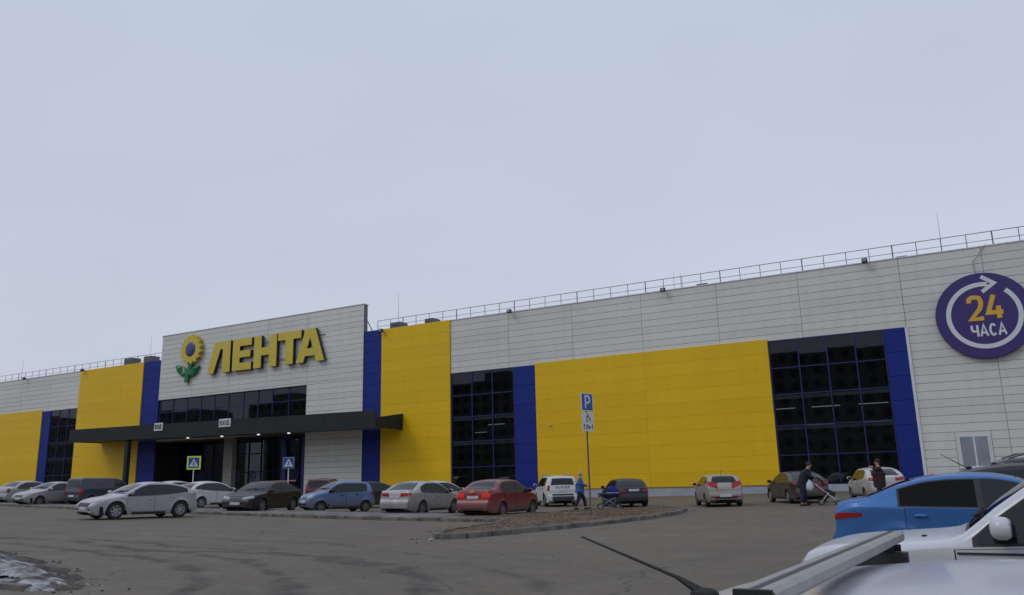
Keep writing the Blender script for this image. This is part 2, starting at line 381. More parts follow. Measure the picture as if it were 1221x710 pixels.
def asphalt_mat():
    m = bpy.data.materials.new('asphalt'); m.use_nodes = True; nt = m.node_tree; b = nt.nodes['Principled BSDF']; L = nt.links.new
    g = nt.nodes.new('ShaderNodeNewGeometry'); P = g.outputs['Position']
    def noise(s, d=5, vec=P, r=.55):
        n = nt.nodes.new('ShaderNodeTexNoise'); n.inputs['Scale'].default_value = s; n.inputs['Detail'].default_value = d; n.inputs['Roughness'].default_value = r
        L(vec, n.inputs['Vector']); return n.outputs['Fac']
    def math_(op, a, c, clamp=False):
        n = nt.nodes.new('ShaderNodeMath'); n.operation = op; n.use_clamp = clamp
        for i, q in enumerate((a, c)):
            if isinstance(q, (int, float)): n.inputs[i].default_value = q
            else: L(q, n.inputs[i])
        return n.outputs[0]
    def rng(src, a, c2, lo=.35, hi=.65):
        r = nt.nodes.new('ShaderNodeMapRange'); r.inputs[1].default_value = lo; r.inputs[2].default_value = hi
        r.inputs[3].default_value = a; r.inputs[4].default_value = c2; L(src, r.inputs[0]); return r.outputs[0]
    def mix(f, c1, c2):
        x = nt.nodes.new('ShaderNodeMix'); x.data_type = 'RGBA'
        if isinstance(f, (int, float)): x.inputs[0].default_value = f
        else: L(f, x.inputs[0])
        for i, q in ((6, c1), (7, c2)):
            if isinstance(q, tuple): x.inputs[i].default_value = (*q, 1)
            else: L(q, x.inputs[i])
        return x.outputs[2]
    big = noise(.12, 4); mid = noise(.9, 6); fine = noise(28, 3)
    col = mix(rng(big, 0, 1), (.134, .108, .077), (.162, .132, .097))
    mp = nt.nodes.new('ShaderNodeMapping'); mp.inputs['Scale'].default_value = (.12, .9, 1); mp.inputs['Rotation'].default_value = (0, 0, radians(-8)); L(P, mp.inputs[0])
    streak = noise(1.2, 5, mp.outputs[0])
    col = mix(rng(streak, 0, .4, .48, .68), col, (.098, .084, .067))
    col = mix(rng(mid, 0, .35, .5, .75), col, (.215, .188, .152))
    sepx = nt.nodes.new('ShaderNodeSeparateXYZ'); L(P, sepx.inputs[0])
    # tyre tracks: arcs of turning cars
    wob = rng(noise(.25, 2), -.5, .5, .3, .7)
    def polar(cx_, cy_, rs, as_, sc=1.0):
        dx = math_('SUBTRACT', sepx.outputs['X'], cx_); dy = math_('SUBTRACT', sepx.outputs['Y'], cy_)
        d = math_('SQRT', math_('ADD', math_('MULTIPLY', dx, dx), math_('MULTIPLY', dy, dy)), 0); an = math_('ARCTAN2', dy, dx)
        c = nt.nodes.new('ShaderNodeCombineXYZ'); L(math_('MULTIPLY', d, rs), c.inputs[0]); L(math_('MULTIPLY', an, as_), c.inputs[1])
        return noise(sc, 5, c.outputs[0]), d
    pn, pd = polar(-17.7, -1.3, 1.9, 2.2)
    msk = math_('MULTIPLY', rng(pd, 0, 1, 8, 12), rng(pd, 1, 0, 18, 23))
    col = mix(math_('MULTIPLY', rng(pn, 0, .32, .5, .68), msk), col, (.065, .058, .049))
    pn, pd = polar(-45, 20, 1.3, 5.0)
    col = mix(math_('MULTIPLY', rng(pn, 0, .35, .52, .68), rng(pd, 0, 1, 33, 38)), col, (.075, .067, .057))
    for (cx_, cy_, r_, w_, k, ym) in ((-13.7, 6.1, 7.4, .13, .5, 0), (-17.7, -1.3, 15.5, .14, .4, 0), (-19.4, -2.0, 15.3, .14, .5, 0), (-19.4, -2.0, 14.1, .13, .45, 0), (-19.4, -2.0, 12.2, .10, .3, 0), (-17.7, -1.3, 17.3, .12, .25, 0)):
        dx = math_('SUBTRACT', sepx.outputs['X'], cx_); dy = math_('SUBTRACT', sepx.outputs['Y'], cy_)
        d = math_('SQRT', math_('ADD', math_('MULTIPLY', dx, dx), math_('MULTIPLY', dy, dy)), 0)
        d = math_('ABSOLUTE', math_('SUBTRACT', math_('ADD', d, wob), r_), 0)
        f = rng(d, k*2.4, 0, 0, w_*2.0); f = math_('MULTIPLY', f, rng(mid, .2, 1.5, .35, .6)); 
        col = mix(math_('MAXIMUM', f, 0.), col, (.062, .054, .045))
    g2_ = noise(7, 6, P, .7); col = mix(rng(g2_, 0, .32, .46, .66), col, (.085, .073, .058)); col = mix(rng(g2_, .3, 0, .34, .5), col, (.22, .195, .16))
    # salt dust and grit
    col = mix(rng(fine, 0, .5, .45, .8), col, (.15, .14, .13))
    vor = nt.nodes.new('ShaderNodeTexVoronoi'); vor.inputs['Scale'].default_value = 1.6; L(P, vor.inputs['Vector'])
    spk = math_('LESS_THAN', vor.outputs['Distance'], .035)
    col = mix(math_('MULTIPLY', spk, .6), col, (.4, .4, .42))
    # cracks
    v2 = nt.nodes.new('ShaderNodeTexVoronoi'); v2.feature = 'DISTANCE_TO_EDGE'; v2.inputs['Scale'].default_value = .16
    ad = nt.nodes.new('ShaderNodeMixRGB'); ad.inputs[0].default_value = .08
    nn = nt.nodes.new('ShaderNodeTexNoise'); nn.inputs['Scale'].default_value = 1.2; nn.inputs['Detail'].default_value = 6; L(P, nn.inputs['Vector'])
    vm = nt.nodes.new('ShaderNodeVectorMath'); vm.operation = 'ADD'; L(P, vm.inputs[0]); L(nn.outputs['Color'], vm.inputs[1]); L(vm.outputs[0], v2.inputs['Vector'])
    cr = math_('LESS_THAN', v2.outputs['Distance'], .0028)
    col = mix(math_('MULTIPLY', cr, .5), col, (.03, .028, .026))
    L(col, b.inputs['Base Color'])
    L(rng(mid, .7, .95), b.inputs['Roughness']); b.inputs['Specular IOR Level'].default_value = .35
    bp = nt.nodes.new('ShaderNodeBump'); bp.inputs['Strength'].default_value = .35; bp.inputs['Distance'].default_value = .01
    L(fine, bp.inputs['Height']); L(bp.outputs[0], b.inputs['Normal'])
    return m
M['asphalt'] = asphalt_mat()
tag(obj('ground', bm, M['asphalt'], smooth=True), 'worn grey asphalt car park with curved dark tyre tracks', kind='structure')

def worn_mat():
    m = bpy.data.materials.new('worn_paint'); m.use_nodes = True; nt = m.node_tree; b = nt.nodes['Principled BSDF']; L = nt.links.new
    g = nt.nodes.new('ShaderNodeNewGeometry'); n = nt.nodes.new('ShaderNodeTexNoise'); n.inputs['Scale'].default_value = 5; n.inputs['Detail'].default_value = 8; n.inputs['Roughness'].default_value = .7; L(g.outputs['Position'], n.inputs['Vector'])
    r = nt.nodes.new('ShaderNodeMapRange'); r.inputs[1].default_value = .5; r.inputs[2].default_value = .62; r.inputs[3].default_value = 0; r.inputs[4].default_value = .75; L(n.outputs['Fac'], r.inputs[0]); L(r.outputs[0], b.inputs['Alpha'])
    b.inputs['Base Color'].default_value = (.34, .30, .25, 1); b.inputs['Roughness'].default_value = .9
    return m
M['worn'] = worn_mat()
for i, ((ax, ay), (bx_, by_)) in enumerate([((-19.6, 18.7), (-16.2, 18.6)), ((-19.9, 19.5), (-17.2, 19.2)), ((-15.2, 18.2), (-13.9, 19.6)), ((-28.8, 22.4), (-27.6, 25.0)), ((-25.9, 22.6), (-24.6, 24.9)), ((-22.8, 22.4), (-21.4, 24.6)), ((-19.8, 22.2), (-18.2, 24.6)), ((-16.8, 21.9), (-15.2, 24.5))]):
    bm = bmesh.new(); d = Vector((bx_-ax, by_-ay)).normalized(); q = Vector((-d.y, d.x))*.06; pr_ = None
    for k in range(9):
        x, y = ax+(bx_-ax)*k/8, ay+(by_-ay)*k/8; c_ = (bm.verts.new((x-q.x, y-q.y, gh(x-q.x, y-q.y)+.006)), bm.verts.new((x+q.x, y+q.y, gh(x+q.x, y+q.y)+.006)))
        if pr_: bm.faces.new((pr_[0], pr_[1], c_[1], c_[0]))
        pr_ = c_
    tag(obj('bay_line', bm, M['worn']), kind='structure')

# ------------------------------------------------------------------ traffic island, kerbs, snow
def soil_mat():
    m = bpy.data.materials.new('island_soil'); m.use_nodes = True; nt = m.node_tree; b = nt.nodes['Principled BSDF']; L = nt.links.new
    g = nt.nodes.new('ShaderNodeNewGeometry')
    def noise(s, d):
        n = nt.nodes.new('ShaderNodeTexNoise'); n.inputs['Scale'].default_value = s; n.inputs['Detail'].default_value = d; L(g.outputs['Position'], n.inputs['Vector']); return n.outputs['Fac']
    r = nt.nodes.new('ShaderNodeValToRGB'); L(noise(2.2, 8), r.inputs[0])
    el = r.color_ramp.elements; el[0].position = .3; el[0].color = (.05, .035, .025, 1); el[1].position = .62; el[1].color = (.18, .12, .078, 1)
    x = r.color_ramp.elements.new(.48); x.color = (.115, .072, .044, 1)
    # gravelly grey paving towards the far (left) end
    sx = nt.nodes.new('ShaderNodeSeparateXYZ'); L(g.outputs['Position'], sx.inputs[0])
    mr = nt.nodes.new('ShaderNodeMapRange'); mr.inputs[1].default_value = -16; mr.inputs[2].default_value = -19; L(sx.outputs['X'], mr.inputs[0])
    n2 = noise(1.1, 6); r2 = nt.nodes.new('ShaderNodeValToRGB'); L(n2, r2.inputs[0])
    el = r2.color_ramp.elements; el[0].position = .35; el[0].color = (.12, .11, .10, 1); el[1].position = .7; el[1].color = (.24, .23, .22, 1)
    mx_ = nt.nodes.new('ShaderNodeMix'); mx_.data_type = 'RGBA'; L(mr.outputs[0], mx_.inputs[0]); L(r.outputs[0], mx_.inputs[6]); L(r2.outputs[0], mx_.inputs[7])
    L(mx_.outputs[2], b.inputs['Base Color']); b.inputs['Roughness'].default_value = .95
    bp = nt.nodes.new('ShaderNodeBump'); bp.inputs['Strength'].default_value = .9; bp.inputs['Distance'].default_value = .04; L(noise(9, 6), bp.inputs['Height']); L(bp.outputs[0], b.inputs['Normal'])
    return m
M['soil'] = soil_mat()

def resample(pts, step):
    out = []; n = len(pts)
    for i in range(n):
        a, b = Vector(pts[i]), Vector(pts[(i+1) % n]); k = max(1, round((b-a).length/step))
        out += [a+(b-a)*j/k for j in range(k)]
    return out
def smooth_loop(pts, it=1):
    for _ in range(it):
        o = []
        for i in range(len(pts)):
            a, b = Vector(pts[i]), Vector(pts[(i+1) % len(pts)]); o += [a*.75+b*.25, a*.25+b*.75]
        pts = o
    return pts
def island(name, loop, label, hgt=.10, m='soil', kerb=1.0, side=1, mound=.0, wmin=None):
    pts = resample(loop, kerb)
    bm = bmesh.new()
    P = [Vector((p.x, p.y, 0)) for p in pts]
    ring = [bm.verts.new((p.x, p.y, gh(p.x, p.y)+hgt)) for p in P]
    for t in tessellate_polygon([P]):
        try: bm.faces.new([ring[i] for i in t])
        except ValueError: pass
    bmesh.ops.subdivide_edges(bm, edges=bm.edges, cuts=3, use_grid_fill=True)
    for v in bm.verts:
        v.co.z = gh(v.co.x, v.co.y)+hgt+random.uniform(-.012, .02)
    bmesh.ops.recalc_face_normals(bm, faces=bm.faces)
    base = obj(name, bm, M[m], smooth=True)
    for p in base.data.polygons:
        pass
    tag(base, label, kind='structure')
    n = len(pts); area = sum(pts[i].x*pts[(i+1) % n].y-pts[(i+1) % n].x*pts[i].y for i in range(n))
    s = -1 if area > 0 else 1
    for i in range(n):
        a, b = pts[i], pts[(i+1) % n]; d = (b-a); ln = d.length; d.normalize(); nrm = Vector((-d.y, d.x))*s   # outward
        k = bmesh.new(); j = random.uniform(-.018, .018); h = hgt+.035+random.uniform(-.02, .012); w = .16
        g = .012
        z0 = gh(*(a+d*g)); z1 = gh(*(b-d*g))
        A = a+d*g+nrm*(j-.02); B = b-d*g+nrm*(j-.02+random.uniform(-.012, .012)); Ao = A+nrm*w; Bo = B+nrm*w
        c = .02
        rows = [(A, B, -.1), (A, B, h), (A+nrm*(w-c), B+nrm*(w-c), h), (Ao, Bo, h-c*1.3), (Ao+nrm*.01, Bo+nrm*.01, -.1)]
        vr = [(k.verts.new((p.x, p.y, z0+z)), k.verts.new((q.x, q.y, z1+z))) for p, q, z in rows]
        for r1, r2 in zip(vr, vr[1:]): k.faces.new((r1[0], r1[1], r2[1], r2[0]))
        k.faces.new([r[0] for r in vr]); k.faces.new([r[1] for r in vr][::-1])
        bmesh.ops.recalc_face_normals(k, faces=k.faces)
        obj('kerb_stone', k, M['kerb'], base)
    return base
I1 = [(-62, 31.2), (-53.3, 29.2), (-40, 27.0), (-33, 26.4), (-24, 25.7), (-18.5, 25.5), (-14.6, 25.4), (-13.7, 22.5), (-13.3, 19.7), (-13.0, 18.7), (-12.6, 18.2), (-12.1, 18.7), (-11.7, 20.4), (-10.9, 23.6), (-10.4, 27.5),
      (-10.5, 31.0), (-11.0, 33.6), (-12.0, 35.2), (-13.4, 35.4), (-14.8, 33.5), (-16.0, 30.6), (-18.0, 29.4), (-26, 29.2), (-37, 29.6), (-53, 33.0), (-62, 35)]
island('traffic_island', I1, 'long kerbed island of grey paving ending in a brown earth tip round the parking sign')
# near left verge: a ragged bank of earth and old snow behind a line of low kerb stones
I2 = [(-44, 16.5), (-34, 14.2), (-26, 12.6), (-21, 11.2), (-18.9, 10.75), (-17.6, 10.1), (-16.6, 10.15), (-15.6, 9.5), (-14.6, 9.35), (-13.8, 8.8), (-13.2, 8.75), (-12.7, 8.25), (-12.2, 8.15), (-11.8, 7.75), (-12.1, 7.45), (-12.6, 7.3), (-13.4, 7.3), (-16, 7.35), (-22, 7.4), (-44, 7.5)]
def lump(name, cx_, cy_, rx, ry, h, rot, m, label, n=36, seed=0, thin=.5, dz=.0, stuff=True, base=.10):
    rnd = random.Random(seed); bm = bmesh.new(); V = {}
    ph = [rnd.uniform(0, 6.3) for _ in range(6)]
    def bump(x, y):
        return .5*sin(x*2.1+ph[0])*cos(y*1.7+ph[1])+.35*sin(x*4.3+ph[2]+y*2)+.25*sin(y*6.1+ph[3])*cos(x*5.3+ph[4])
    for i in range(n+1):
        for j in range(n+1):
            u, v = -1+2*i/n, -1+2*j/n
            x, y = u*rx, v*ry; X = cx_+x*cos(rot)-y*sin(rot); Y = cy_+x*sin(rot)+y*cos(rot)
            r = sqrt(u*u+v*v); z = h*((1-r**2)+.45*bump(x*1.3, y*1.3))-.02+rnd.uniform(-.006, .006)
            if r > 1.15: continue
            V[i, j] = bm.verts.new((X, Y, gh(X, Y)+base+z))
    for i in range(n):
        for j in range(n):
            q = [V.get(k) for k in ((i, j), (i+1, j), (i+1, j+1), (i, j+1))]
            if None not in q and max(v.co.z-gh(v.co.x, v.co.y)-base for v in q) > -.01: bm.faces.new(q)
    for v in [v for v in bm.verts if not v.link_faces]: bm.verts.remove(v)
    return tag(obj(name, bm, M[m], smooth=True), label, kind='stuff' if stuff else None)
def bank(name, loop, label):
    pts = resample(loop, .35); rnd = random.Random(11); P = [Vector((p.x+rnd.uniform(-.07, .07), p.y+rnd.uniform(-.05, .05), 0)) for p in pts]
    from mathutils import noise as mn
    xs_ = [p.x for p in P]; ys_ = [p.y for p in P]; step = .11; bm = bmesh.new(); V = {}
    def inside(x, y):
        c = False; n = len(P)
        for i in range(n):
            a, b = P[i], P[i-1]
            if (a.y > y) != (b.y > y) and x < (b.x-a.x)*(y-a.y)/(b.y-a.y)+a.x: c = not c
        return c
    nx, ny = int((-11.5+24)/step), int((12.2-7.2)/step)
    for i in range(nx+1):
        for j in range(ny+1):
            x, y = -24+i*step, 7.2+j*step
            if inside(x, y):
                d = min(((p.x-x)**2+(p.y-y)**2) for p in P)**.5
                h = .13*min(1, d/.5)+.07*mn.fractal(Vector((x*1.6, y*1.6, 0)), 1, 2, 5)*min(1, d/.3)-.01
                V[i, j] = bm.verts.new((x, y, gh(x, y)+max(-.02, h)))
            elif any(inside(x+a, y+b) for a in (-step, 0, step) for b in (-step, 0, step)): V[i, j] = bm.verts.new((x, y, gh(x, y)-.02))
    for i in range(nx):
        for j in range(ny):
            q = [V.get(k) for k in ((i, j), (i+1, j), (i+1, j+1), (i, j+1))]
            if None not in q: bm.faces.new(q)
    return tag(obj(name, bm, M['bank'], smooth=True), label, kind='structure')
def bank_mat():
    m = bpy.data.materials.new('earth_and_snow'); m.use_nodes = True; nt = m.node_tree; b = nt.nodes['Principled BSDF']; L = nt.links.new
    g = nt.nodes.new('ShaderNodeNewGeometry'); mp = nt.nodes.new('ShaderNodeMapping'); mp.inputs['Scale'].default_value = (.6, 1.4, 1); L(g.outputs['Position'], mp.inputs[0])
    def noise(s, d, v):
        n = nt.nodes.new('ShaderNodeTexNoise'); n.inputs['Scale'].default_value = s; n.inputs['Detail'].default_value = d; n.inputs['Roughness'].default_value = .65; L(v, n.inputs['Vector']); return n.outputs['Fac']
    r = nt.nodes.new('ShaderNodeValToRGB'); L(noise(4, 8, g.outputs['Position']), r.inputs[0])
    el = r.color_ramp.elements; el[0].position = .35; el[0].color = (.022, .018, .015, 1); el[1].position = .7; el[1].color = (.12, .10, .08, 1)
    s_ = nt.nodes.new('ShaderNodeValToRGB'); L(noise(2.2, 8, mp.outputs[0]), s_.inputs[0]); el = s_.color_ramp.elements; el[0].position = .50; el[0].color = (0, 0, 0, 1); el[1].position = .60; el[1].color = (1, 1, 1, 1)
    sx = nt.nodes.new('ShaderNodeSeparateXYZ'); L(g.outputs['Position'], sx.inputs[0])
    # the snow lies in a belt along the middle of the verge, away from its ragged rim
    ln = nt.nodes.new('ShaderNodeMath'); ln.operation = 'MULTIPLY_ADD'; L(sx.outputs['X'], ln.inputs[0]); ln.inputs[1].default_value = .27; L(sx.outputs['Y'], ln.inputs[2])
    mr = nt.nodes.new('ShaderNodeMapRange'); mr.inputs[1].default_value = 5.3; mr.inputs[2].default_value = 4.7; L(ln.outputs[0], mr.inputs[0])
    mu = nt.nodes.new('ShaderNodeMath'); mu.operation = 'MULTIPLY'; L(s_.outputs[0], mu.inputs[0]); L(mr.outputs[0], mu.inputs[1])
    x = nt.nodes.new('ShaderNodeMix'); x.data_type = 'RGBA'; L(mu.outputs[0], x.inputs[0]); L(r.outputs[0], x.inputs[6]); x.inputs[7].default_value = (.42, .43, .46, 1); L(x.outputs[2], b.inputs['Base Color'])
    b.inputs['Roughness'].default_value = .9; bp = nt.nodes.new('ShaderNodeBump'); bp.inputs['Strength'].default_value = .8; bp.inputs['Distance'].default_value = .04; L(noise(14, 6, g.outputs['Position']), bp.inputs['Height']); L(bp.outputs[0], b.inputs['Normal'])
    return m
M['bank'] = bank_mat()
vg = bank('verge', I2, 'ragged verge of dark earth in the lower left corner')
lump('snow', -14.6, 8.25, 1.5, .42, .10, -.24, 'snow', 'patch of dirty old snow lying on the near left verge', seed=3, base=.13)
lump('snow', -17.4, 8.8, 2.0, .45, .09, -.15, 'snow', 'thin streaky snow further along the near left verge', seed=5, base=.13)
lump('snow', -13.6, 7.15, .5, .18, .08, -.1, 'snow', 'bit of snow in the gutter below the near left verge', seed=9, base=.0)
for i in range(9):
    x = -12.45-i*1.0; k = bmesh.new(); g0 = gh(x, 7.4); yo_ = random.uniform(-.02, .02)
    box(k, x-.985, x, 7.3+yo_, 7.46+yo_, g0-.1, g0+.10+random.uniform(-.02, .01)); bmesh.ops.bevel(k, geom=k.edges[:], offset=.02, segments=1); obj('kerb_stone', k, M['kerb'], vg)
for i, (x, y, r) in enumerate([(-12.1, 19.3, .22), (-11.55, 21.2, .3), (-10.95, 24.2, .35), (-10.45, 28.2, .5), (-10.7, 31.6, .45), (-12.75, 18.05, .2)]):
    lump('snow', x, y, r, r*.5, .06, 1.2+i*.1, 'snow', 'small crust of snow caught against the kerb of the earth tip', n=12, seed=20+i, base=.0)
# grit and clods at the island edges
bm = bmesh.new()
for i in range(230):
    t = random.random(); 
    if i < 110: k = I2[random.randrange(4, 15)]; x = k[0]+random.gauss(0, .45); y = k[1]-.05+random.gauss(0, .06)
    else:
        k = random.choice(I1[6:18]); x = k[0]+random.gauss(0, .25); y = k[1]+random.gauss(0, .7)
    r = random.uniform(.008, .03); z = gh(x, y)+.0
    m_ = bmesh.ops.create_icosphere(bm, subdivisions=1, radius=r)
    for v in m_['verts']: v.co = Vector((x+v.co.x*random.uniform(.7, 1.5), y+v.co.y*random.uniform(.7, 1.4), z+r*.3+v.co.z*.7))
tag(obj('grit', bm, mat('clods', (.06, .05, .045), .95, noise=(9, .4))), 'loose clods and grit along the kerbs', kind='stuff')
# dead grass on the tip of the island
bm = bmesh.new()
for i in range(5000):
    t = random.random(); x = random.uniform(-15.5, -10.8); y = random.uniform(18.3, 34.5)
    lim = {18: (-13.4, -12.4), 20: (-13.6, -12.0), 22: (-13.8, -11.5), 24: (-14.4, -11.1), 26: (-16, -10.8), 28: (-16.4, -10.8), 30: (-15.6, -10.8), 32: (-15.2, -11.2), 34: (-14.0, -11.8)}[int(y//2*2)]
    if not lim[0] < x < lim[1]: continue
    z = gh(x, y)+.13; h = random.uniform(.02, .07); a = random.uniform(0, 2*pi); w = .01
    dx, dy = random.uniform(-.05, .05), random.uniform(-.05, .05)
    vs_ = [bm.verts.new(p) for p in ((x-w*cos(a), y-w*sin(a), z), (x+w*cos(a), y+w*sin(a), z), (x+dx, y+dy, z+h))]
    bm.faces.new(vs_)
tag(obj('dead_grass', bm, mat('dead_grass', (.16, .11, .06), .9, noise=(3, .3))), 'short brown dead grass on the tip of the island', kind='stuff')

# ------------------------------------------------------------------ the supermarket
D = 59.3          # plane of the wall faces
bld = empty('supermarket_building', (-40, D, 0), label='long low supermarket clad in pale grey, yellow and blue panels behind the parked cars', cat='building')
def B(o):          # parent to the building keeping world coordinates
    o.parent = bld; o.location = Vector(o.location)-bld.location; return o
RH = .5333
meshcache = {}
def panel_mesh(w, h, dpt, m, ch=.012):
    if m == 'yellow': ch = .004
    key = (round(w, 3), round(h, 3), dpt, m)
    if key in meshcache: return meshcache[key]
    bm = bmesh.new()
    c = ch
    a = [bm.verts.new(p) for p in ((0, dpt, 0), (w, dpt, 0), (w, dpt, h), (0, dpt, h))]
    b = [bm.verts.new(p) for p in ((0, c, 0), (w, c, 0), (w, c, h), (0, c, h))]
    d = [bm.verts.new(p) for p in ((c, 0, c), (w-c, 0, c), (w-c, 0, h-c), (c, 0, h-c))]
    for i in range(4):
        j = (i+1) % 4; bm.faces.new((a[i], a[j], b[j], b[i])); bm.faces.new((b[i], b[j], d[j], d[i]))
    bm.faces.new(d)
    me = bpy.data.meshes.new('panel'); bm.to_mesh(me); bm.free(); me.materials.append(M[m]); meshcache[key] = me; return me
def section(name, m, pname, x0, x1, z0, z1, xs, rows, proud=0., dpt=.05, gx_=.022, gz=.02, back='backing', extra=0):
    """a stretch of cladding: a dark backing sheet (the part) with its cassette panels (sub-parts)"""
    s = B(boxo(name, (x0, x1, D+dpt-.0-proud+.002, D+.32, z0, z1), M[back]))
    xs = [x0]+[x for x in xs if x0 < x < x1]+[x1]
    for xa, xb in zip(xs, xs[1:]):
        for za, zb in zip(rows, rows[1:]):
            if zb-za < .05: continue
            me = panel_mesh(xb-xa-gx_, zb-za-gz, dpt, m)
            o = inst(pname, me, s, (xa+gx_/2, D-proud+random.uniform(-.002, .002), za+gz/2))
    return s
def rows(z0, z1, h=RH):
    r = []; z = z1
    while z > z0+.06: r.append(z); z -= h
    r.append(z0); return r[::-1]
JX = [-99.3, -93.3, -33.8, -27.8, -21.8, -15.8, -9.9, -3.4, 1.6, 7.6, 13.6]
TOP, BAND = 15.6, 10.87
# pale grey bands and the full-height right-hand wall
section('upper_wall', 'gray', 'grey_panel', -39.75, -3.305, BAND, TOP, [x for x in JX if x != -3.4], rows(BAND, TOP))
rw = rows(.74, TOP)
WX0, WX1, WZ0, WZ1 = -1.35, .62, 1.55, 3.72       # office window opening with its trim
rz = [z for z in rw if z >= 3.6]; WZ1 = rz[0]-.012
section('right_wall', 'gray', 'grey_panel', -3.3, 12, rz[0], TOP, JX, rz)
lz = [z for z in rw if z <= 3.6]+[rz[0]]
section('right_wall', 'gray', 'grey_panel', -3.3, WX0-.005, .74, rz[0]-.001, [], lz)
section('right_wall', 'gray', 'grey_panel', WX0, WX1, .74, WZ0, [], rows(.74, WZ0))
section('right_wall', 'gray', 'grey_panel', WX1+.005, 12, .74, rz[0]-.001, JX, lz)
section('left_upper_wall', 'gray', 'grey_panel', -117.3, -93.3, 11.3, 15.7, [-111.3, -105.3, -99.3], rows(11.3, 15.7, .55))
# entrance tower
TJ = [-73.2, -67.6, -62.1, -56.6]
section('tower_wall', 'gray', 'grey_panel', -78.6, -49.55, 11.18, 18.35, TJ, rows(11.18, 18.35), proud=.14, dpt=.05)
section('tower_wall', 'gray', 'grey_panel', -56.6, -49.55, .3, 11.18, [], rows(.3, 11.18), proud=.14)
B(boxo('parapet_cap', (-78.65, -49.5, D-.2, D+.5, 18.352, 18.43), M['white']))
B(boxo('parapet_cap', (-39.75, 12, D-.05, D+.45, 15.602, 15.68), M['white']))
B(boxo('parapet_cap', (-117.3, -93.3, D-.05, D+.45, 15.702, 15.78), M['white']))
B(boxo('parapet_back', (-78.5, -49.6, D+.33, D+.5, 15, 18.35), M['galv']))
bm = bmesh.new()
for x in (-50.2, -56, -62, -68, -74, -78): tube(bm, (x, D+.5, 17.8), (x, D+2.6, 15.4), .05)
B(obj('parapet_brace', bm, M['galv']))
# yellow
def yrows(z0, z1): return rows(z0, z1, 1.02)
section('yellow_wall', 'yellow', 'yellow_panel', -31.3, -12.38, .8, 11.0, [-21.8], yrows(.8, 11.0), proud=.12, back='ybacking', gz=.007, gx_=.007)
section('yellow_wall', 'yellow', 'yellow_panel', -47.4, -39.75, .8, 15.68, [], yrows(.8, 15.68), proud=.12, back='ybacking', gz=.007, gx_=.007)
section('left_yellow_wall', 'yellow', 'yellow_panel', -93.3, -81.6, 1.2, 15.75, [-85.3], yrows(1.2, 15.75), proud=.12, back='ybacking', gz=.007, gx_=.007)
section('left_yellow_wall', 'yellow', 'yellow_panel', -119.3, -100.4, 1.4, 11.5, [-109.5], yrows(1.4, 11.5), proud=.12, back='ybacking', gz=.007, gx_=.007)
# blue
section('blue_wall', 'blue', 'blue_panel', -49.5, -47.42, .5, 15.7, [], yrows(.5, 15.7), proud=.06, back='bbacking', gz=.01)
section('blue_wall', 'blue', 'blue_panel', -33.36, -31.32, .8, BAND, [], rows(.8, BAND, 1.6), proud=.06, back='bbacking', gz=.01)
section('blue_wall', 'blue', 'blue_panel', -4.72, -3.32, .8, BAND, [], rows(.8, BAND, 1.6), proud=.06, back='bbacking', gz=.01)
section('left_blue_wall', 'blue', 'blue_panel', -81.58, -78.62, .5, 15.72, [], yrows(.5, 15.72), proud=.06, back='bbacking', gz=.01)
section('left_blue_wall', 'blue', 'blue_panel', -100.38, -98.7, .9, 11.3, [], rows(.9, 11.3, 1.6), proud=.06, back='bbacking', gz=.01)
for x in (-3.36,): B(boxo('corner_trim', (x-.05, x+.13, D-.09, D-.004, .5, BAND), M['white']))
# plinth
B(boxo('plinth', (-49.5, 40, D-.03, D+.33, -.3, .79), M['plinth']))
B(boxo('plinth', (-130, -78.6, D-.03, D+.33, -.3, 1.19), M['plinth']))
# the shell behind
bm = bmesh.new()
box(bm, -130, 40, D+.34, D+46, 15.0, 15.35)        # roof deck
obj_roof = B(obj('roof', bm, M['roof']))
bm = bmesh.new()
box(bm, -130, 40, D+45.7, D+46, -.5, 15.0); box(bm, -130.3, -130, D+.33, D+46, -.5, 15.0); box(bm, 40, 40.3, D+.33, D+46, -.5, 15.0)
box(bm, 12, 40, D+.04, D+.33, .79, TOP); box(bm, -130, -119.3, D, D+.33, 1.19, 15.7)
B(obj('outer_wall', bm, M['gray']))
bm = bmesh.new(); box(bm, -130, 40, D+.35, D+45.6, -.2, 1.0)
B(obj('hall_floor', bm, M['hall']))
bm = bmesh.new(); box(bm, -130, 40, D+9, D+9.3, 1.0, 15.0)
B(obj('hall_partition', bm, M['hall']))

# curtain walling: frames are parts, each pane is one too
def curtain(name, xs, zs, bays=None, th=.045, refl_bands=(), depth=0.10, mull='mullion', yo=0.):
    y0 = D+yo-.02
    fr = B(obj(name, box(bmesh.new(), xs[0]-th, xs[0]+th, y0, y0+depth, zs[0], zs[-1]), M[mull]))
    for x in xs[1:]: obj('mullion', box(bmesh.new(), x-th*.9, x+th*.9, y0, y0+depth, zs[0], zs[-1]), M[mull], fr)
    for z in zs: obj('transom', box(bmesh.new(), xs[0]+th, xs[-1]-th, y0+.006, y0+depth-.006, z-th*.8, z+th*.8), M[mull], fr)
    for xa, xb in zip(xs, xs[1:]):
        for za, zb in zip(zs, zs[1:]):
            p = bmesh.new(); tilt = random.uniform(-.004, .004); t2 = random.uniform(-.004, .004)
            v = [p.verts.new(q) for q in ((xa+th, y0+.05+tilt, za+th), (xb-th, y0+.05-tilt, za+th+0), (xb-th, y0+.05-tilt+t2, zb-th), (xa+th, y0+.05+tilt+t2, zb-th))]
            p.faces.new(v); obj('pane', p, M['facade_glass'], fr)
    for z in refl_bands:
        bmm = bmesh.new(); box(bmm, xs[0], xs[-1], y0+.16, y0+.4, z-.2, z+.06); obj('reflection_band', bmm, M['plinth'], fr)  # pale reflections below the transoms, built as solid bands behind the panes
    return fr
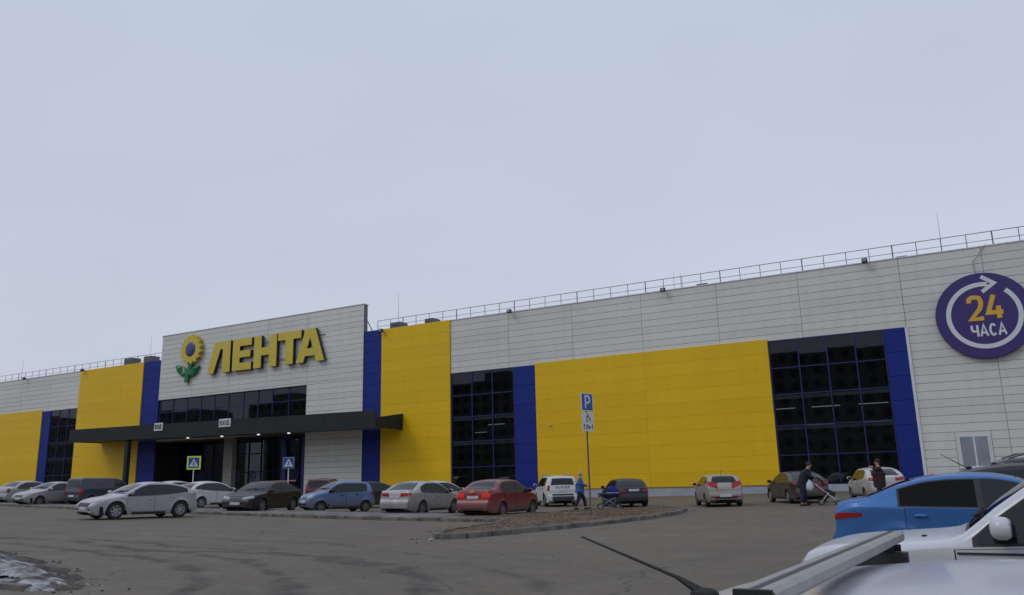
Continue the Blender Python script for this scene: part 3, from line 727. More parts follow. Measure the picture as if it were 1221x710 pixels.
curtain('curtain_wall', [-12.32, -10.35, -8.45, -6.6, -4.77], [.8, 2.8, 4.83, 7.0, 8.87, BAND-.03], refl_bands=(4.72, 6.88))
curtain('curtain_wall', [-39.66, -37.55, -35.5, -33.42], [.8, 2.75, 4.9, 7.0, 8.85, BAND-.03], refl_bands=(4.8, 6.9))
curtain('left_curtain_wall', [-98.66, -96.9, -95.1, -93.36], [.9, 3.5, 5.5, 7.4, 9.3, 11.27], refl_bands=(5.4, 7.3))
TG = [-78.4, -76.25, -74.0, -71.85, -69.75, -67.6, -65.4, -63.3, -61.3, -59.05, -56.75]
curtain('tower_curtain_wall', TG, [7.4, 9.8, 11.14], yo=.05)
bm = bmesh.new()
for a, b, z, y in ((-12.2, -10.9, 6.27, 3.8), (-9.8, -7.95, 6.27, 3.8), (-6.8, -4.95, 6.27, 3.8), (-11, -9, 5.2, 7.5), (-7, -5.2, 5.2, 7.5), (-36, -34.4, 6.5, 4), (-38.5, -37.3, 6.0, 6)):
    tb = box(bmesh.new(), a*1.067, b*1.067, D+y, D+y+.06, z, z+.05)
    B(obj('light_tube', tb, M['tube']))
# entrance under the canopy
EY = D+3.2
bm = bmesh.new(); box(bm, -78.6, -56.7, D+.0, EY+.1, 6.6, 7.35)
B(obj('entrance_lintel', bm, M['soffit']))
B(boxo('entrance_side_wall', (-78.7, -78.6, D+.05, EY, 0, 6.6), M['dark'])); B(boxo('entrance_side_wall', (-56.6, -56.5, D+.33, EY, 0, 6.6), M['bbacking']))
xs = [-78.6+i*(21.9/12) for i in range(13)]
fr = bmesh.new()
for x in xs: box(fr, x-.05, x+.05, EY-.08, EY+.05, .3, 6.6)
for z in (3.1, 5.0): box(fr, xs[0]+.05, xs[-1]-.05, EY-.07, EY+.04, z-.05, z+.05)
ent = B(obj('entrance_glazing', fr, M['bbacking']))
for xa, xb in zip(xs, xs[1:]):
    for za, zb in ((.4, 3.05), (3.15, 4.95), (5.05, 6.6)):
        p = bmesh.new(); v = [p.verts.new(q) for q in ((xa+.05, EY, za), (xb-.05, EY, za), (xb-.05, EY, zb), (xa+.05, EY, zb))]
        p.faces.new(v); obj('pane', p, M['facade_glass'], ent)
for x in (-75.2, -69.4, -67.1, -61.1):
    d = bmesh.new(); stroke(d, arc(x, 2.75, .5, .5, 0, 360, 28)[:-1], .12, EY-.03, EY-.012, closed=True)
    stroke(d, arc(x, 2.75, .27, .27, 20, 330, 18), .09, EY-.03, EY-.012); stroke(d, [(x-.12, 2.62), (x+.12, 2.9)], .09, EY-.03, EY-.012)
    obj('door_sticker', d, M['decal'], ent)
B(boxo('concrete_column', (-67.8, -66.55, D-.1, D+.5, .2, 6.6), M['concrete']))
B(boxo('blue_column', (-59.65, -59.05, D-.1, D+.4, .2, 6.6), M['mullion']))
B(boxo('blue_column', (-56.95, -56.62, D-.16, D+.3, .2, 6.6), M['mullion']))
# canopy: front fascia, tapered side cheek, soffit, post, lamps
can = empty('entrance_canopy', (-66, D-2, 7), label='long dark grey canopy across the entrance with a tapered side cheek', cat='canopy')
def C_(o): o.parent = can; o.location = -can.location; return o
def czt(x): return 7.75+(-44.85-x)*.0122
def czb(x): return 6.24+(-44.85-x)*.0150
def prism(name, pts8, m, parentf):
    bm = bmesh.new(); v = [bm.verts.new(p) for p in pts8]
    for f in ((0, 3, 2, 1), (4, 5, 6, 7), (0, 1, 5, 4), (1, 2, 6, 5), (2, 3, 7, 6), (3, 0, 4, 7)): bm.faces.new([v[i] for i in f])
    return parentf(obj(name, bm, m))
xl, xr = -88.2, -44.85
prev = xl; n = 15
for i in range(n):
    a, b = xl+(xr-xl)*i/n+.006, xl+(xr-xl)*(i+1)/n-.006
    prism('fascia_panel', [(a, D-4, czb(a)), (b, D-4, czb(b)), (b, D-3.85, czb(b)), (a, D-3.85, czb(a)), (a, D-4, czt(a)), (b, D-4, czt(b)), (b, D-3.85, czt(b)), (a, D-3.85, czt(a))], M['fascia'], C_)
prism('side_cheek', [(xr-.12, D-3.84, 6.3), (xr, D-3.84, 6.3), (xr, D-.13, 6.22), (xr-.12, D-.13, 6.22), (xr-.12, D-3.84, 7.15), (xr, D-3.84, 7.15), (xr, D-.13, 7.68), (xr-.12, D-.13, 7.68)], M['fascia'], C_)
prism('side_cheek', [(xl, D-3.84, 6.9), (xl+.12, D-3.84, 6.9), (xl+.12, D-.13, 6.9), (xl, D-.13, 6.9), (xl, D-3.84, 7.7), (xl+.12, D-3.84, 7.7), (xl+.12, D-.13, 8.2), (xl, D-.13, 8.2)], M['fascia'], C_)
prism('soffit', [(xl+.13, D-3.84, 6.98), (-57, D-3.84, 6.52), (-57, D-.15, 6.52), (xl+.13, D-.15, 6.98), (xl+.13, D-3.84, 7.1), (-57, D-3.84, 6.62), (-57, D-.15, 6.62), (xl+.13, D-.15, 7.1)], M['soffit'], C_)
prism('soffit', [(-57, D-3.84, 6.52), (xr-.13, D-3.84, 6.36), (xr-.13, D-.2, 6.42), (-57, D-.2, 6.52), (-57, D-3.84, 6.62), (xr-.13, D-3.84, 6.5), (xr-.13, D-.2, 6.55), (-57, D-.2, 6.62)], M['soffit'], C_)
for x in (-71.05, -66.0, -60.9, -56.9):
    bm = bmesh.new(); tube(bm, (x, D-2, 6.5+(-57-x)*.0147), (x, D-2, 6.42+(-57-x)*.0147), .13, 16); o = C_(obj('soffit_lamp', bm, M['lamp']))
for x in (-78.35,):
    C_(boxo('post', (x-.26, x+.26, D-3.8, D-3.4, 0, 7.0), M['fascia']))
for x, w in ((-73.1, .65), (-63.35, .8)):
    cx_ = x; p = bmesh.new(); z = 7.75-.15+(-44.85-x)*.0136-.55
    box(p, cx_-w, cx_+w, D-4.06, D-4.0-.004, z, z+.78)
    s = C_(obj('entrance_sign', p, M['sheet']))
    t = bmesh.new(); lw = (2*w-.3)/4.6; text(t, 'ВХОД', cx_-w+.12, z+.18, lw, .42, lw*.2, .07, D-4.075, D-4.062)
    obj('lettering', t, M['fascia'], s)
# tower sign: five letters and the flower
sg = empty('shop_sign', (-65, D-.2, 13), label='large yellow raised letters ЛЕНТА with a yellow flower on the grey tower', cat='sign')
def S_(o): o.parent = sg; o.location = -sg.location; return o
LET = {
 'Л': [[(-70.35, 13.35), (-69.45, 13.35), (-68.5, 15.85), (-68.15, 15.85), (-68.15, 13.35), (-67.0, 13.35), (-67.0, 16.65), (-69.45, 16.65)]],
 'Е': [[(-66.65, 13.35), (-63.9, 13.35), (-63.9, 14.12), (-65.6, 14.12), (-65.6, 14.68), (-64.05, 14.68), (-64.05, 15.38), (-65.6, 15.38), (-65.6, 15.88), (-63.9, 15.88), (-63.9, 16.65), (-66.65, 16.65)]],
 'Н': [[(-63.55, 13.35), (-62.5, 13.35), (-62.5, 14.6), (-61.4, 14.6), (-61.4, 13.35), (-60.35, 13.35), (-60.35, 16.65), (-61.4, 16.65), (-61.4, 15.4), (-62.5, 15.4), (-62.5, 16.65), (-63.55, 16.65)]],
 'Т': [[(-59.15, 13.35), (-58.1, 13.35), (-58.1, 15.85), (-57.05, 15.85), (-57.05, 16.65), (-60.2, 16.65), (-60.2, 15.85), (-59.15, 15.85)]],
 'А': [[(-57.7, 13.35), (-56.7, 13.35), (-56.48, 13.95), (-55.25, 13.95), (-55.05, 13.35), (-54.0, 13.35), (-55.2, 16.65), (-56.5, 16.65)], [(-56.25, 14.7), (-55.5, 14.7), (-55.87, 15.75)]],
}
for ch, loops in LET.items():
    bm = poly(bmesh.new(), loops, D-.62, D-.25, 0, 1); S_(obj('letter', bm, [M['signy'], M['signside']]))
fc, fz, nr = -73.2, 16.3, 15
pet = []
for i in range(nr*2*3):
    a = 2*pi*i/(nr*6); k = abs(((i % 6)-3)/3); r = 1.68-.33*k**1.3
    pet.append((fc+r*cos(a), fz+r*.98*sin(a)))
S_(obj('flower_head', poly(bmesh.new(), [pet], D-.66, D-.25, 0, 0), M['signy']))
bm = bmesh.new(); lathe(bm, [(0.001, D-.76), (.5, D-.75), (.72, D-.71), (.8, D-.665)], 28, 'y', (fc, 0, fz)); S_(obj('flower_centre', bm, M['flower_c'], smooth=True))
bm = bmesh.new(); stroke(bm, [(fc+.1, 15.0), (-73.45, 14.3), (-73.75, 13.5), (-73.85, 12.75)], .5, D-.5, D-.25)
S_(obj('flower_stem', bm, M['green']))
def leaf(x0, z0, x1, z1, w):
    d = Vector((x1-x0, z1-z0)); L_ = d.length; d.normalize(); n_ = Vector((-d.y, d.x)); up_, lo = [], []
    for i in range(11):
        t = i/10; ww = w*sin(pi*t)**.75; up_.append((x0+d.x*L_*t+n_.x*ww, z0+d.y*L_*t+n_.y*ww)); lo.append((x0+d.x*L_*t-n_.x*ww, z0+d.y*L_*t-n_.y*ww))
    return up_[:-1]+lo[:0:-1]
for q in ((-73.7, 13.45, -75.75, 14.75, .48), (-73.75, 13.4, -71.95, 14.45, .46)):
    bm = bmesh.new(); L_ = leaf(*q); front = [bm.verts.new((p[0], D-.42, p[1])) for p in L_]; bk = [bm.verts.new((p[0], D-.25, p[1])) for p in L_]
    c0 = bm.verts.new((q[0]*.8+q[2]*.2, D-.62, q[1]*.8+q[3]*.2)); c1 = bm.verts.new((q[0]*.3+q[2]*.7, D-.62, q[1]*.3+q[3]*.7)); n = len(front)
    for i in range(n):
        j = (i+1) % n; near = c0 if (front[i].co.x-q[0])/(q[2]-q[0]) + (front[j].co.x-q[0])/(q[2]-q[0]) < .95 else c1
        bm.faces.new((front[i], front[j], near)); bm.faces.new((front[i], bk[i], bk[j], front[j]))
    bm.faces.new((c0, c1, front[n//2-1])) if False else None
    bmesh.ops.holes_fill(bm, edges=[e_ for e_ in bm.edges if len(e_.link_faces) == 1 and (c0 in e_.verts or c1 in e_.verts)])
    bmesh.ops.recalc_face_normals(bm, faces=bm.faces)
    S_(obj('flower_leaf', bm, M['green']))
bm = bmesh.new()
for z in (14.0, 16.0): box(bm, -70.1, -54.3, D-.25, D-.2, z-.05, z+.05)
for x in range(-70, -54, 3): tube(bm, (x+.3, D-.2, 14), (x+.3, D-.12, 14), .03)
S_(obj('sign_rail', bm, M['galv']))
# round 24-hour sign
rs = empty('round_sign', (1.25, D-.2, 11.08), label='round purple sign with white circular arrow, orange 24 and white ЧАСА on the right wall', cat='sign')
def R_(o): o.parent = rs; o.location = -rs.location; return o
SX, SZ, SR = 1.25, 11.08, 2.76
bm = bmesh.new(); lathe(bm, [(.001, D-.35), (SR-.02, D-.35), (SR, D-.33), (SR, D-.03), (.001, D-.03)], 72, 'y', (SX, 0, SZ))
R_(obj('sign_disc', bm, M['purple']))
y0, y1 = D-.372, D-.352
bm = bmesh.new(); stroke(bm, arc(SX, SZ, 2.0, 2.0, 78, -318+78+50, 1)[:0]+arc(SX, SZ, 2.0, 2.0, 78, 360+48, 72), .28, y0, y1)
R_(obj('arrow_ring', bm, M['white']))
bm = bmesh.new(); ax, az = SX+2.0*cos(radians(72)), SZ+2.0*sin(radians(72))
stroke(bm, [(SX+.12, SZ+2.5), (SX+.78, SZ+2.0), (SX+.08, SZ+1.5)], .24, y0-.004, y1-.003)
R_(obj('arrow_head', bm, M['white']))
for ch, x, w in (('2', .42, .84), ('4', 1.42, .92)):
    R_(obj('numeral', text(bmesh.new(), ch, x, 10.80, w, 1.52, 0, .27, y0, y1), M['orange']))
for i, ch in enumerate('ЧАСА'):
    R_(obj('sign_letter', text(bmesh.new(), ch, .42+i*.5, 9.74, .4, .74, 0, .13, y0, y1), M['white']))
# window in the right wall
wd = B(boxo('window', (WX0, WX1, D-.05, D+.0, WZ0, WZ1), M['gray']))
obj('window_frame', box(bmesh.new(), -1.2, .48, D-.085, D-.052, 1.66, 3.62), M['white'], wd)
for a, b in ((-1.12, -.4), (-.3, .4)):
    obj('pane', box(bmesh.new(), a, b, D-.09, D-.087, 1.74, 3.54), mat('office_pane', (.24, .27, .31), .25, noise=(1.5, .15)), wd)
obj('window_sill', box(bmesh.new(), -1.25, .53, D-.16, D-.088, 1.585, 1.655), M['white'], wd)
# small camera on yellow wall
tg = bmesh.new(); blob(tg, (-30.05, D-.3, 5.87), (.07, .14, .06)); tube(tg, (-30.05, D-.12, 5.8), (-30.05, D-.25, 5.86), .025)
tag(obj('security_camera', tg, M['white']), 'tiny white camera high on the yellow wall left of the parking sign', 'camera')
# roof railing
rl = empty('roof_railing', (-40, D+.8, 15.7), label='thin steel safety railing running along the roof edge', cat='railing')
def RL(o): o.parent = rl; o.location = -rl.location+Vector(o.location); return o
pm = {}
for k in ('thin', 'thick'):
    bm = bmesh.new(); tube(bm, (0, 0, 15.3), (0, 0, 16.78), .026 if k == 'thin' else .042, 6); me = bpy.data.meshes.new('post'); bm.to_mesh(me); me.materials.append(M['steel']); pm[k] = me
def postrow(x0, x1):
    x, i = x0, 0
    while x < x1:
        RL(inst('post', pm['thick' if i % 4 == 2 else 'thin'], None, (x, D+.8, 0))); x += 1.5; i += 1
postrow(-48.6, 12); postrow(-117, -79.5)
for x0, x1 in ((-48.6, 12), (-117, -79.5)):
    for z, r in ((16.76, .024), (16.2, .018)):
        RL(obj('rail', tube(bmesh.new(), (x0, D+.8, z), (x1, D+.8, z), r, 6), M['steel']))
# floodlights on the parapet
for i, (x, z, lb) in enumerate([(-33.4, 15.62, 'black floodlight on the parapet above the tall narrow windows in the middle'), (-19.75, 15.6, 'black floodlight on the parapet above the middle of the wide yellow panel'), (-5.3, 15.68, 'black floodlight on the parapet above the right-hand window wall'),
                            (-47.2, 15.5, 'black floodlight at the top corner of the yellow strip beside the tower'), (-92.5, 15.75, 'black floodlight at the top of the far left yellow strip'), (-104.5, 15.72, 'black floodlight on the far left grey parapet')]):
    bm = bmesh.new(); box(bm, x-.18, x+.18, D-.62, D-.38, z-.16, z+.13); box(bm, x-.05, x+.05, D-.4, D-.14, z-.04, z+.04)
    f = tag(obj('floodlight', bm, M['black']), lb, 'floodlight', 'floodlights along the parapet')
    obj('lens', box(bmesh.new(), x-.12, x+.12, D-.63, D-.622, z-.08, z+.09), M['rim'], f)
# rooftop units
for x, w, z0, h, lb in ((-46.9, .7, 15.4, .9, 'grey rooftop ventilation unit right of the tower'), (-43.0, .6, 15.4, .8, 'grey rooftop ventilation unit above the tall yellow strip'), (-93.5+7, .9, 15.4, 1.2, 'large grey rooftop unit above the left yellow strip'),
                    (-83.0, .8, 15.4, 1.1, 'grey rooftop unit just left of the tower'), (-17.2, .5, 15.4, .7, 'small rooftop vent behind the railing above the yellow panel'), (-3.1, .45, 15.4, .65, 'small white rooftop vent left of the round sign')):
    h += .33 if w > .55 else .1; w *= .8; u = empty('rooftop_unit', (x, D+1.9, 15.3), label=lb, cat='rooftop unit', group='units on the roof')
    bm = box(bmesh.new(), -w, w, -.6, .6, .1, h); bmesh.ops.bevel(bm, geom=bm.edges[:], offset=.03, segments=1)
    obj('housing', bm, M['steel'], u)
    for k in range(4): obj('louvre', box(bmesh.new(), -w*.8, w*.8, -.64, -.602, h*(.2+.18*k), h*(.2+.18*k)+.06), M['steel'], u)
    for sx_ in (-1, 1): obj('foot', box(bmesh.new(), sx_*w*.8-.05, sx_*w*.8+.05, -.5, .5, 0, .098), M['steel'], u)
# lightning rods
for x, h, lb in ((-107.7, 18.7, 'thin lightning rod on the far left roof'), (-82.1, 19.0, 'thin lightning rod left of the tower'), (-46.3, 19.2, 'thin lightning rod right of the tower'), (-.58, 18.6, 'thin lightning rod above the round sign'),
               (-18.75, 17.1, 'short lightning rod above the yellow panel, right one of a pair'), (-19.3, 17.3, 'short lightning rod above the yellow panel, left one of a pair')):
    tag(obj('lightning_rod', tube(bmesh.new(), (x, D+1, 15.3), (x, D+1, h), .022, 5, .008), M['steel']), lb, 'lightning rod', 'rods on the roof')
# cable running down to the round sign
bm = bmesh.new(); cp = [(1.95, D-.02, 15.75), (1.6, D-.1, 15.3), (1.05, D-.12, 14.6), (1.15, D-.1, 13.8)]
for a, b in zip(cp, cp[1:]): tube(bm, a, b, .018, 5)
tag(obj('cable', bm, M['steel']), 'thin dark cable dropping from the parapet to the round sign', 'cable')

# ------------------------------------------------------------------ blocks of flats across the road (they show only as reflections in the glass)
for i, (x0, x1, h, lb) in enumerate([(-62, -4, 26.6, 'nine-storey block of flats mirrored in the right windows'), (-194, -84, 26.6, 'nine-storey block of flats mirrored in the middle windows'), (-310, -217, 26.6, 'nine-storey block of flats mirrored in the left windows')]):
    b_ = empty('apartment_block', (x0, -60, 0), label=lb, cat='building', group='blocks of flats facing the shop')
    bm = box(bmesh.new(), 0, x1-x0, -14, 0, -1, h); x = 8
    while x < x1-x0-12: box(bm, x, x+9, -8, -1, h+.002, h+2.2); x += 38
    obj('wall', bm, M['brick'], b_)
    w = bmesh.new(); x = 1.6
    while x < x1-x0-2:
        z = 1.2
        while z < h-1.6: box(w, x, x+1.5, .0, .05, z, z+1.5); z += 2.9
        x += 3.1
    tag(obj('windows', w, M['farwin'], b_), kind='stuff')

# ------------------------------------------------------------------ cars
def pchip(pts):
    xs = [p[0] for p in pts]; ys = [p[1] for p in pts]; n = len(xs)
    d = [(ys[i+1]-ys[i])/(xs[i+1]-xs[i]) for i in range(n-1)]
    m = [d[0]]+[0 if d[i-1]*d[i] <= 0 else 2*d[i-1]*d[i]/(d[i-1]+d[i]) for i in range(1, n-1)]+[d[-1]]
    def f(x):
        if x <= xs[0]: return ys[0]
        if x >= xs[-1]: return ys[-1]
        i = 0
        while x > xs[i+1]: i += 1
        h = xs[i+1]-xs[i]; t = (x-xs[i])/h
        return (2*t**3-3*t**2+1)*ys[i]+(t**3-2*t**2+t)*h*m[i]+(-2*t**3+3*t**2)*ys[i+1]+(t**3-t**2)*h*m[i+1]
    return f
WH = {}
def wheel_meshes(r, w, dark):
    k = (r, w, dark)
    if k in WH: return WH[k]
    t = bmesh.new(); h = w/2; ri = r*.64
    lathe(t, [(ri, -h*.85), (r*.8, -h), (r*.96, -h*.85), (r, -h*.5), (r, h*.5), (r*.96, h*.85), (r*.8, h), (ri, h*.85)], 28)
    lathe(t, [(ri, h*.85), (ri*.97, h*.2), (.001, h*.15)], 28)
    m1 = bpy.data.meshes.new('wheel'); t.to_mesh(m1); m1.materials.append(M['rubber'])
    for p in m1.polygons: p.use_smooth = True
    m1.set_sharp_from_angle(angle=radians(50))
    q = bmesh.new(); lathe(q, [(ri*1.0, h*.86), (ri*.98, h*.98), (ri*.88, h*.95), (ri*.86, h*.5)], 28)
    lathe(q, [(.06*r/.3, h*.62), (.055*r/.3, h*.86), (.001, h*.9)], 12)
    for i in range(7):
        a = 2*pi*i/7; ca, sa = cos(a), sin(a); wd = .03*r/.3
        v = []
        for rr, ww, yy in ((.045, wd, h*.84), (ri*.9, wd*1.25, h*.9)):
            for s in (-1, 1): v.append(q.verts.new((rr*ca-s*ww*sa, yy, rr*sa+s*ww*ca)))
            for s in (-1, 1): v.append(q.verts.new((rr*ca-s*ww*sa, yy-.05, rr*sa+s*ww*ca)))
        for f in ((0, 1, 5, 4), (0, 4, 6, 2), (1, 3, 7, 5)): q.faces.new([v[j] for j in f])
    bmesh.ops.recalc_face_normals(q, faces=q.faces)
    m2 = bpy.data.meshes.new('rim'); q.to_mesh(m2); m2.materials.append(M['rimdark' if dark else 'rim'])
    WH[k] = (m1, m2); return WH[k]

class Car:
    def __init__(s, name, label, spec, paint, cat='car', glass='glass', dark_rim=False, group=None, lit=False):
        s.__dict__.update(spec); s.sp = spec
        s.root = empty(name, label=label, cat=cat, group=group)
        s.paint = paint
        s.tf = pchip(s.top); s.shf = pchip(s.sh)
        s.wx = [s.fo, s.fo+s.wb]
        s.ra = s.wr+.055
        g = M[glass]; g2 = M[spec.get('rglass', glass)]
        # body shell
        st = {0, .02, .06, .12, .2, .3, .42, s.L-.3, s.L-.2, s.L-.12, s.L-.06, s.L-.02, s.L}
        x = .5
        while x < s.L-.35: st.add(round(x, 3)); x += .11
        for w in s.wx:
            for i in range(-8, 9): st.add(round(w+s.ra*sin(i/8*pi/2), 3))
        for p in s.top: st.add(round(p[0], 3))
        st = sorted(st); o = [st[0]]
        for x in st[1:]:
            if x-o[-1] > .012: o.append(x)
        st = o
        bm = bmesh.new(); secs = []
        for x in st:
            half = s.section(x); X = lambda z: s.L/2-x-s.end(x, z)
            Lh = [bm.verts.new((X(z), y, z)) for y, z in half]
            Rh = [bm.verts.new((X(z), -y, z)) for y, z in half[:-1]]
            secs.append(Lh+Rh[::-1])
        for A, B_ in zip(secs, secs[1:]):
            for i in range(len(A)-1): bm.faces.new((A[i], B_[i], B_[i+1], A[i+1]))
        for S, fl in ((secs[0], 0), (secs[-1], 1)):
            n = len(S)
            for i in range(1, n//2):
                q = [S[i], S[i+1], S[n-2-i], S[n-1-i]]
                q2 = []
                for v in q:
                    if v not in q2: q2.append(v)
                if len(q2) > 2:
                    try: bm.faces.new(q2)
                    except ValueError: pass
        bmesh.ops.recalc_face_normals(bm, faces=bm.faces)
        bm.normal_update()
        s.bvh = BVHTree.FromBMesh(bm)
        s.body = obj('body', bm, paint, s.root, smooth=True)
        # underbody
        u = bmesh.new(); W = s.W/2; box(u, -s.L/2+.25, s.L/2-.25, -W+.32, W-.32, .16, .62)
        for a, b in ((s.L/2-.3, s.L/2-s.wx[0]+s.ra+.03), (s.L/2-s.wx[0]-s.ra-.03, s.L/2-s.wx[1]+s.ra+.03), (s.L/2-s.wx[1]-s.ra-.03, -s.L/2+.3)):
            if a > b: box(u, b, a, -W+.07, W-.07, .19, .5)
        obj('underbody', u, M['seal'], s.root)
        # wheels
        m1, m2 = wheel_meshes(s.wr, .21, dark_rim)
        for w in s.wx:
            for sd_ in (1, -1):
                o = inst('wheel', m1, s.root, (s.L/2-w, sd_*(W-.125), s.wr), 0 if sd_ > 0 else pi)
                inst('rim', m2, o)
        # windows on the sides
        wl = s.win; zoff = .022
        for sd_ in (1, -1):
            a0, a1 = wl[0][0]-.03, wl[-1][1]+.03
            s.sidepatch('window_surround', a0, a1, lambda q: s.shf(q)+.004, lambda q: s.wtop(q)+.018, .002, M['trim'], sd_, 22, 4)
            for k, (a, b) in enumerate(wl):
                s.sidepatch('side_window', a, b, lambda q: s.shf(q)+zoff, s.wtop, .006, g if k == 0 else g2, sd_, 10, 4)
        # doors
        for sd_ in (1, -1):
            for k, (a, b) in enumerate(s.doors):
                lo = lambda q: max(.31, s.arch(q)+.045)
                hi = lambda q: s.shf(q)-.012
                s.sidepatch('door_gap', a-.009, b+.009, lambda q: lo(q)-.01, lambda q: hi(q)+.004, .0015, M['seal'], sd_, 10, 6)
                d = s.sidepatch('door', a, b, lo, hi, .006, paint, sd_, 10, 6)
                hx = b-.2; hz = s.shf(hx)-.11
                h, n = s.cast((s.L/2-hx, sd_*3, hz), (0, -sd_, 0))
                if h is not None and d is not None:
                    hb = bmesh.new(); blob(hb, (h.x, h.y+sd_*.022, h.z), (.095, .02, .022), 3, 6); obj('handle', hb, M['trim'] if s.sp.get('blackhandle') else paint, d, True)
        # windscreen and rear glass
        ws = s.ws; s.endpatch('windscreen', 1, ws[0], ws[1], ws[2], ws[3], .005, g, trim=.02)
        rw_ = s.rw; s.endpatch('rear_window', -1, rw_[0], rw_[1], rw_[2], rw_[3], .006, g2, trim=.02)
        # lamps
        for sd_ in (1, -1):
            s.corner('headlight', 1, sd_, *s.hl, M['headl'])
            s.corner('tail_light', -1, sd_, *s.tl, M['litred' if lit else 'taill'])
            if 'tl2' in s.sp: s.corner('tail_light', -1, sd_, *s.tl2, M['taill'])
            if 'fog' in s.sp: s.corner('fog_light_recess', 1, sd_, *s.fog, M['trim'])
            # mirror
            mxs = s.mir[0]; mz = s.mir[1]
            h, n = s.cast((s.L/2-mxs, sd_*3, mz-.03), (0, -sd_, 0))
            if h is not None:
                mb = bmesh.new(); blob(mb, (h.x, h.y+sd_*.14, mz+.03), (.07, .11, .075), 2.8, 8); box(mb, h.x-.025, h.x+.03, min(h.y-sd_*.01, h.y+sd_*.1), max(h.y-sd_*.01, h.y+sd_*.1), mz-.05, mz-.01)
                mo = obj('mirror', mb, s.sp.get('mirmat', paint), s.root, True)
                gb = box(bmesh.new(), h.x-.076, h.x-.071, h.y+sd_*.14-.08, h.y+sd_*.14+.08, mz-.02, mz+.08); obj('mirror_glass', gb, M['glass'], mo)
        # front and rear dressing
        for nm, d, args, m in s.front:
            s.endrect(nm, d, *args, M[m])
        s.endrect('number_plate', 1, 0, .26, s.pf, .056, .016, M['plate'])
        s.endrect('number_plate', -1, 0, .26, s.pr, .056, .016, M['plate'])
        for side_ in (1, -1):   # sill trim
            s.sidepatch('sill_trim', s.wx[0]+s.ra+.004, s.wx[1]-s.ra-.004, lambda q: s.sp.get('ride', .19)+.01, lambda q: .275, .01, M['trim'], side_, 8, 1)
            for w in s.wx:
                s.archtrim(w, side_)
        # wipers
        wb_ = bmesh.new(); zc = ws[0]
        for y in (.05, .45):
            h1, n = s.cast((4, y-.35, zc+.03), (-1, 0, 0)); h2, n = s.cast((4, y+.15, zc+.09), (-1, 0, 0))
            if h1 is not None and h2 is not None: tube(wb_, h1+Vector((.02, 0, .01)), h2+Vector((.02, 0, .01)), .01, 5)
        if len(wb_.verts): obj('wiper', wb_, M['black'], s.root)
        else: wb_.free()
    def end(s, x, z):
        """how far the surface sits back from the bumper ends at height z"""
        e = 0
        if x < .6: e += max(0, min(.10, (z-.52)*s.sp.get('nose', .35)))*(1-x/.6)**2
        d = s.L-x
        if d < .5: e -= max(0, min(s.sp.get('tailin', .08), (z-.56)*.6))*(1-d/.5)**2 + (0)
        return e
    def arch(s, x):
        for w in s.wx:
            if abs(x-w) < s.ra: return s.wr+sqrt(max(0, s.ra**2-(x-w)**2))
        return 0
    def zbot(s, x):
        b = s.sp.get('ride', .19); b = max(b, b+.1-.5*x if x < .25 else 0, b+.13-.5*(s.L-x) if s.L-x < .3 else 0)
        return max(b, s.arch(x))
    def plan(s, x):
        d = s.L-x; f = 1
        if x < 1.0: f -= s.sp.get('pf_', .24)*(1-x/1.0)**2.6
        if d < .8: f -= s.sp.get('pr_', .16)*(1-d/.8)**2.6
        return s.W/2*f
    def Y(s, x, z):
        sh = s.shf(x); P = s.plan(x)
        if z <= sh:
            t = (sh-z)/(sh-.2); y = P*(1-.045*t**2.2-.012*sin(pi*min(1, t*1.0)))
            for w in s.wx:      # wheel arch flare
                r = sqrt((x-w)**2+(z-s.wr)**2)
                if r < s.ra+.12: y += .018*smst(s.ra+.12, s.ra, r)
            return y
        t = (z-sh)/(s.H-sh); return P*(1-.02*min(1, t*8)-s.tum*t**1.25)
    def section(s, x):
        zb = s.zbot(x); T = s.tf(x); cr = s.sp.get('crown', .045)*min(1, .4+x*.6)*min(1, .4+(s.L-x)*.6); sh = min(s.shf(x), T-cr-.03)
        sh = max(sh, zb+.03); out = [(max(.1, s.Y(x, zb)-.28), zb), (s.Y(x, zb)-.012, zb)]
        for t in (.04, .16, .3, .46, .62, .78, .9, 1): z = zb+(sh-zb)*t; out.append((s.Y(x, z), z))
        Te = max(sh+.02, T-cr); r = min(.06, (Te-sh)*.5)
        for t in (.15, .5, 1): z = sh+(Te-r-sh)*t; out.append((s.Y(x, z+1e-4), z))
        yt = s.Y(x, Te-r+1e-4)
        out.append((yt-.012, Te-r*.45)); out.append((yt-.04, Te)); y4 = yt-.04
        for f in (.85, .6, .3, 0): out.append((y4*f, Te+(T-Te)*(1-f*f)))
        return out
    def wtop(s, x): return min(s.tf(x)-s.sp.get('wtopd', .115), s.H-s.sp.get('wtopm', .135))
    def cast(s, o, d):
        r = s.bvh.ray_cast(Vector(o), Vector(d).normalized())
        return (r[0], r[1]) if r[0] is not None else (None, None)
    def gridpatch(s, name, rays, off, m, parent=None):
        bm = bmesh.new(); V = []
        for row in rays:
            R = []
            for q in row:
                if q is None: R.append(None); continue
                h, n = s.cast(*q)
                if h is None: R.append(None); continue
                if n.dot(Vector(q[1])) > 0: n = -n
                R.append(bm.verts.new(h+n*off))
            V.append(R)
        for A, B_ in zip(V, V[1:]):
            for i in range(len(A)-1):
                q = [A[i], A[i+1], B_[i+1], B_[i]]
                if None in q: continue
                if max((a.co-b.co).length for a in q for b in q) > .9: continue
                bm.faces.new(q)
        for v in [v for v in bm.verts if not v.link_faces]: bm.verts.remove(v)
        if not bm.faces: bm.free(); return None
        bmesh.ops.recalc_face_normals(bm, faces=bm.faces)
        # a folded edge gives the piece its thickness
        ed = [e_ for e_ in bm.edges if len(e_.link_faces) == 1]
        r = bmesh.ops.extrude_edge_only(bm, edges=ed)
        c = Vector((0, 0, .75))
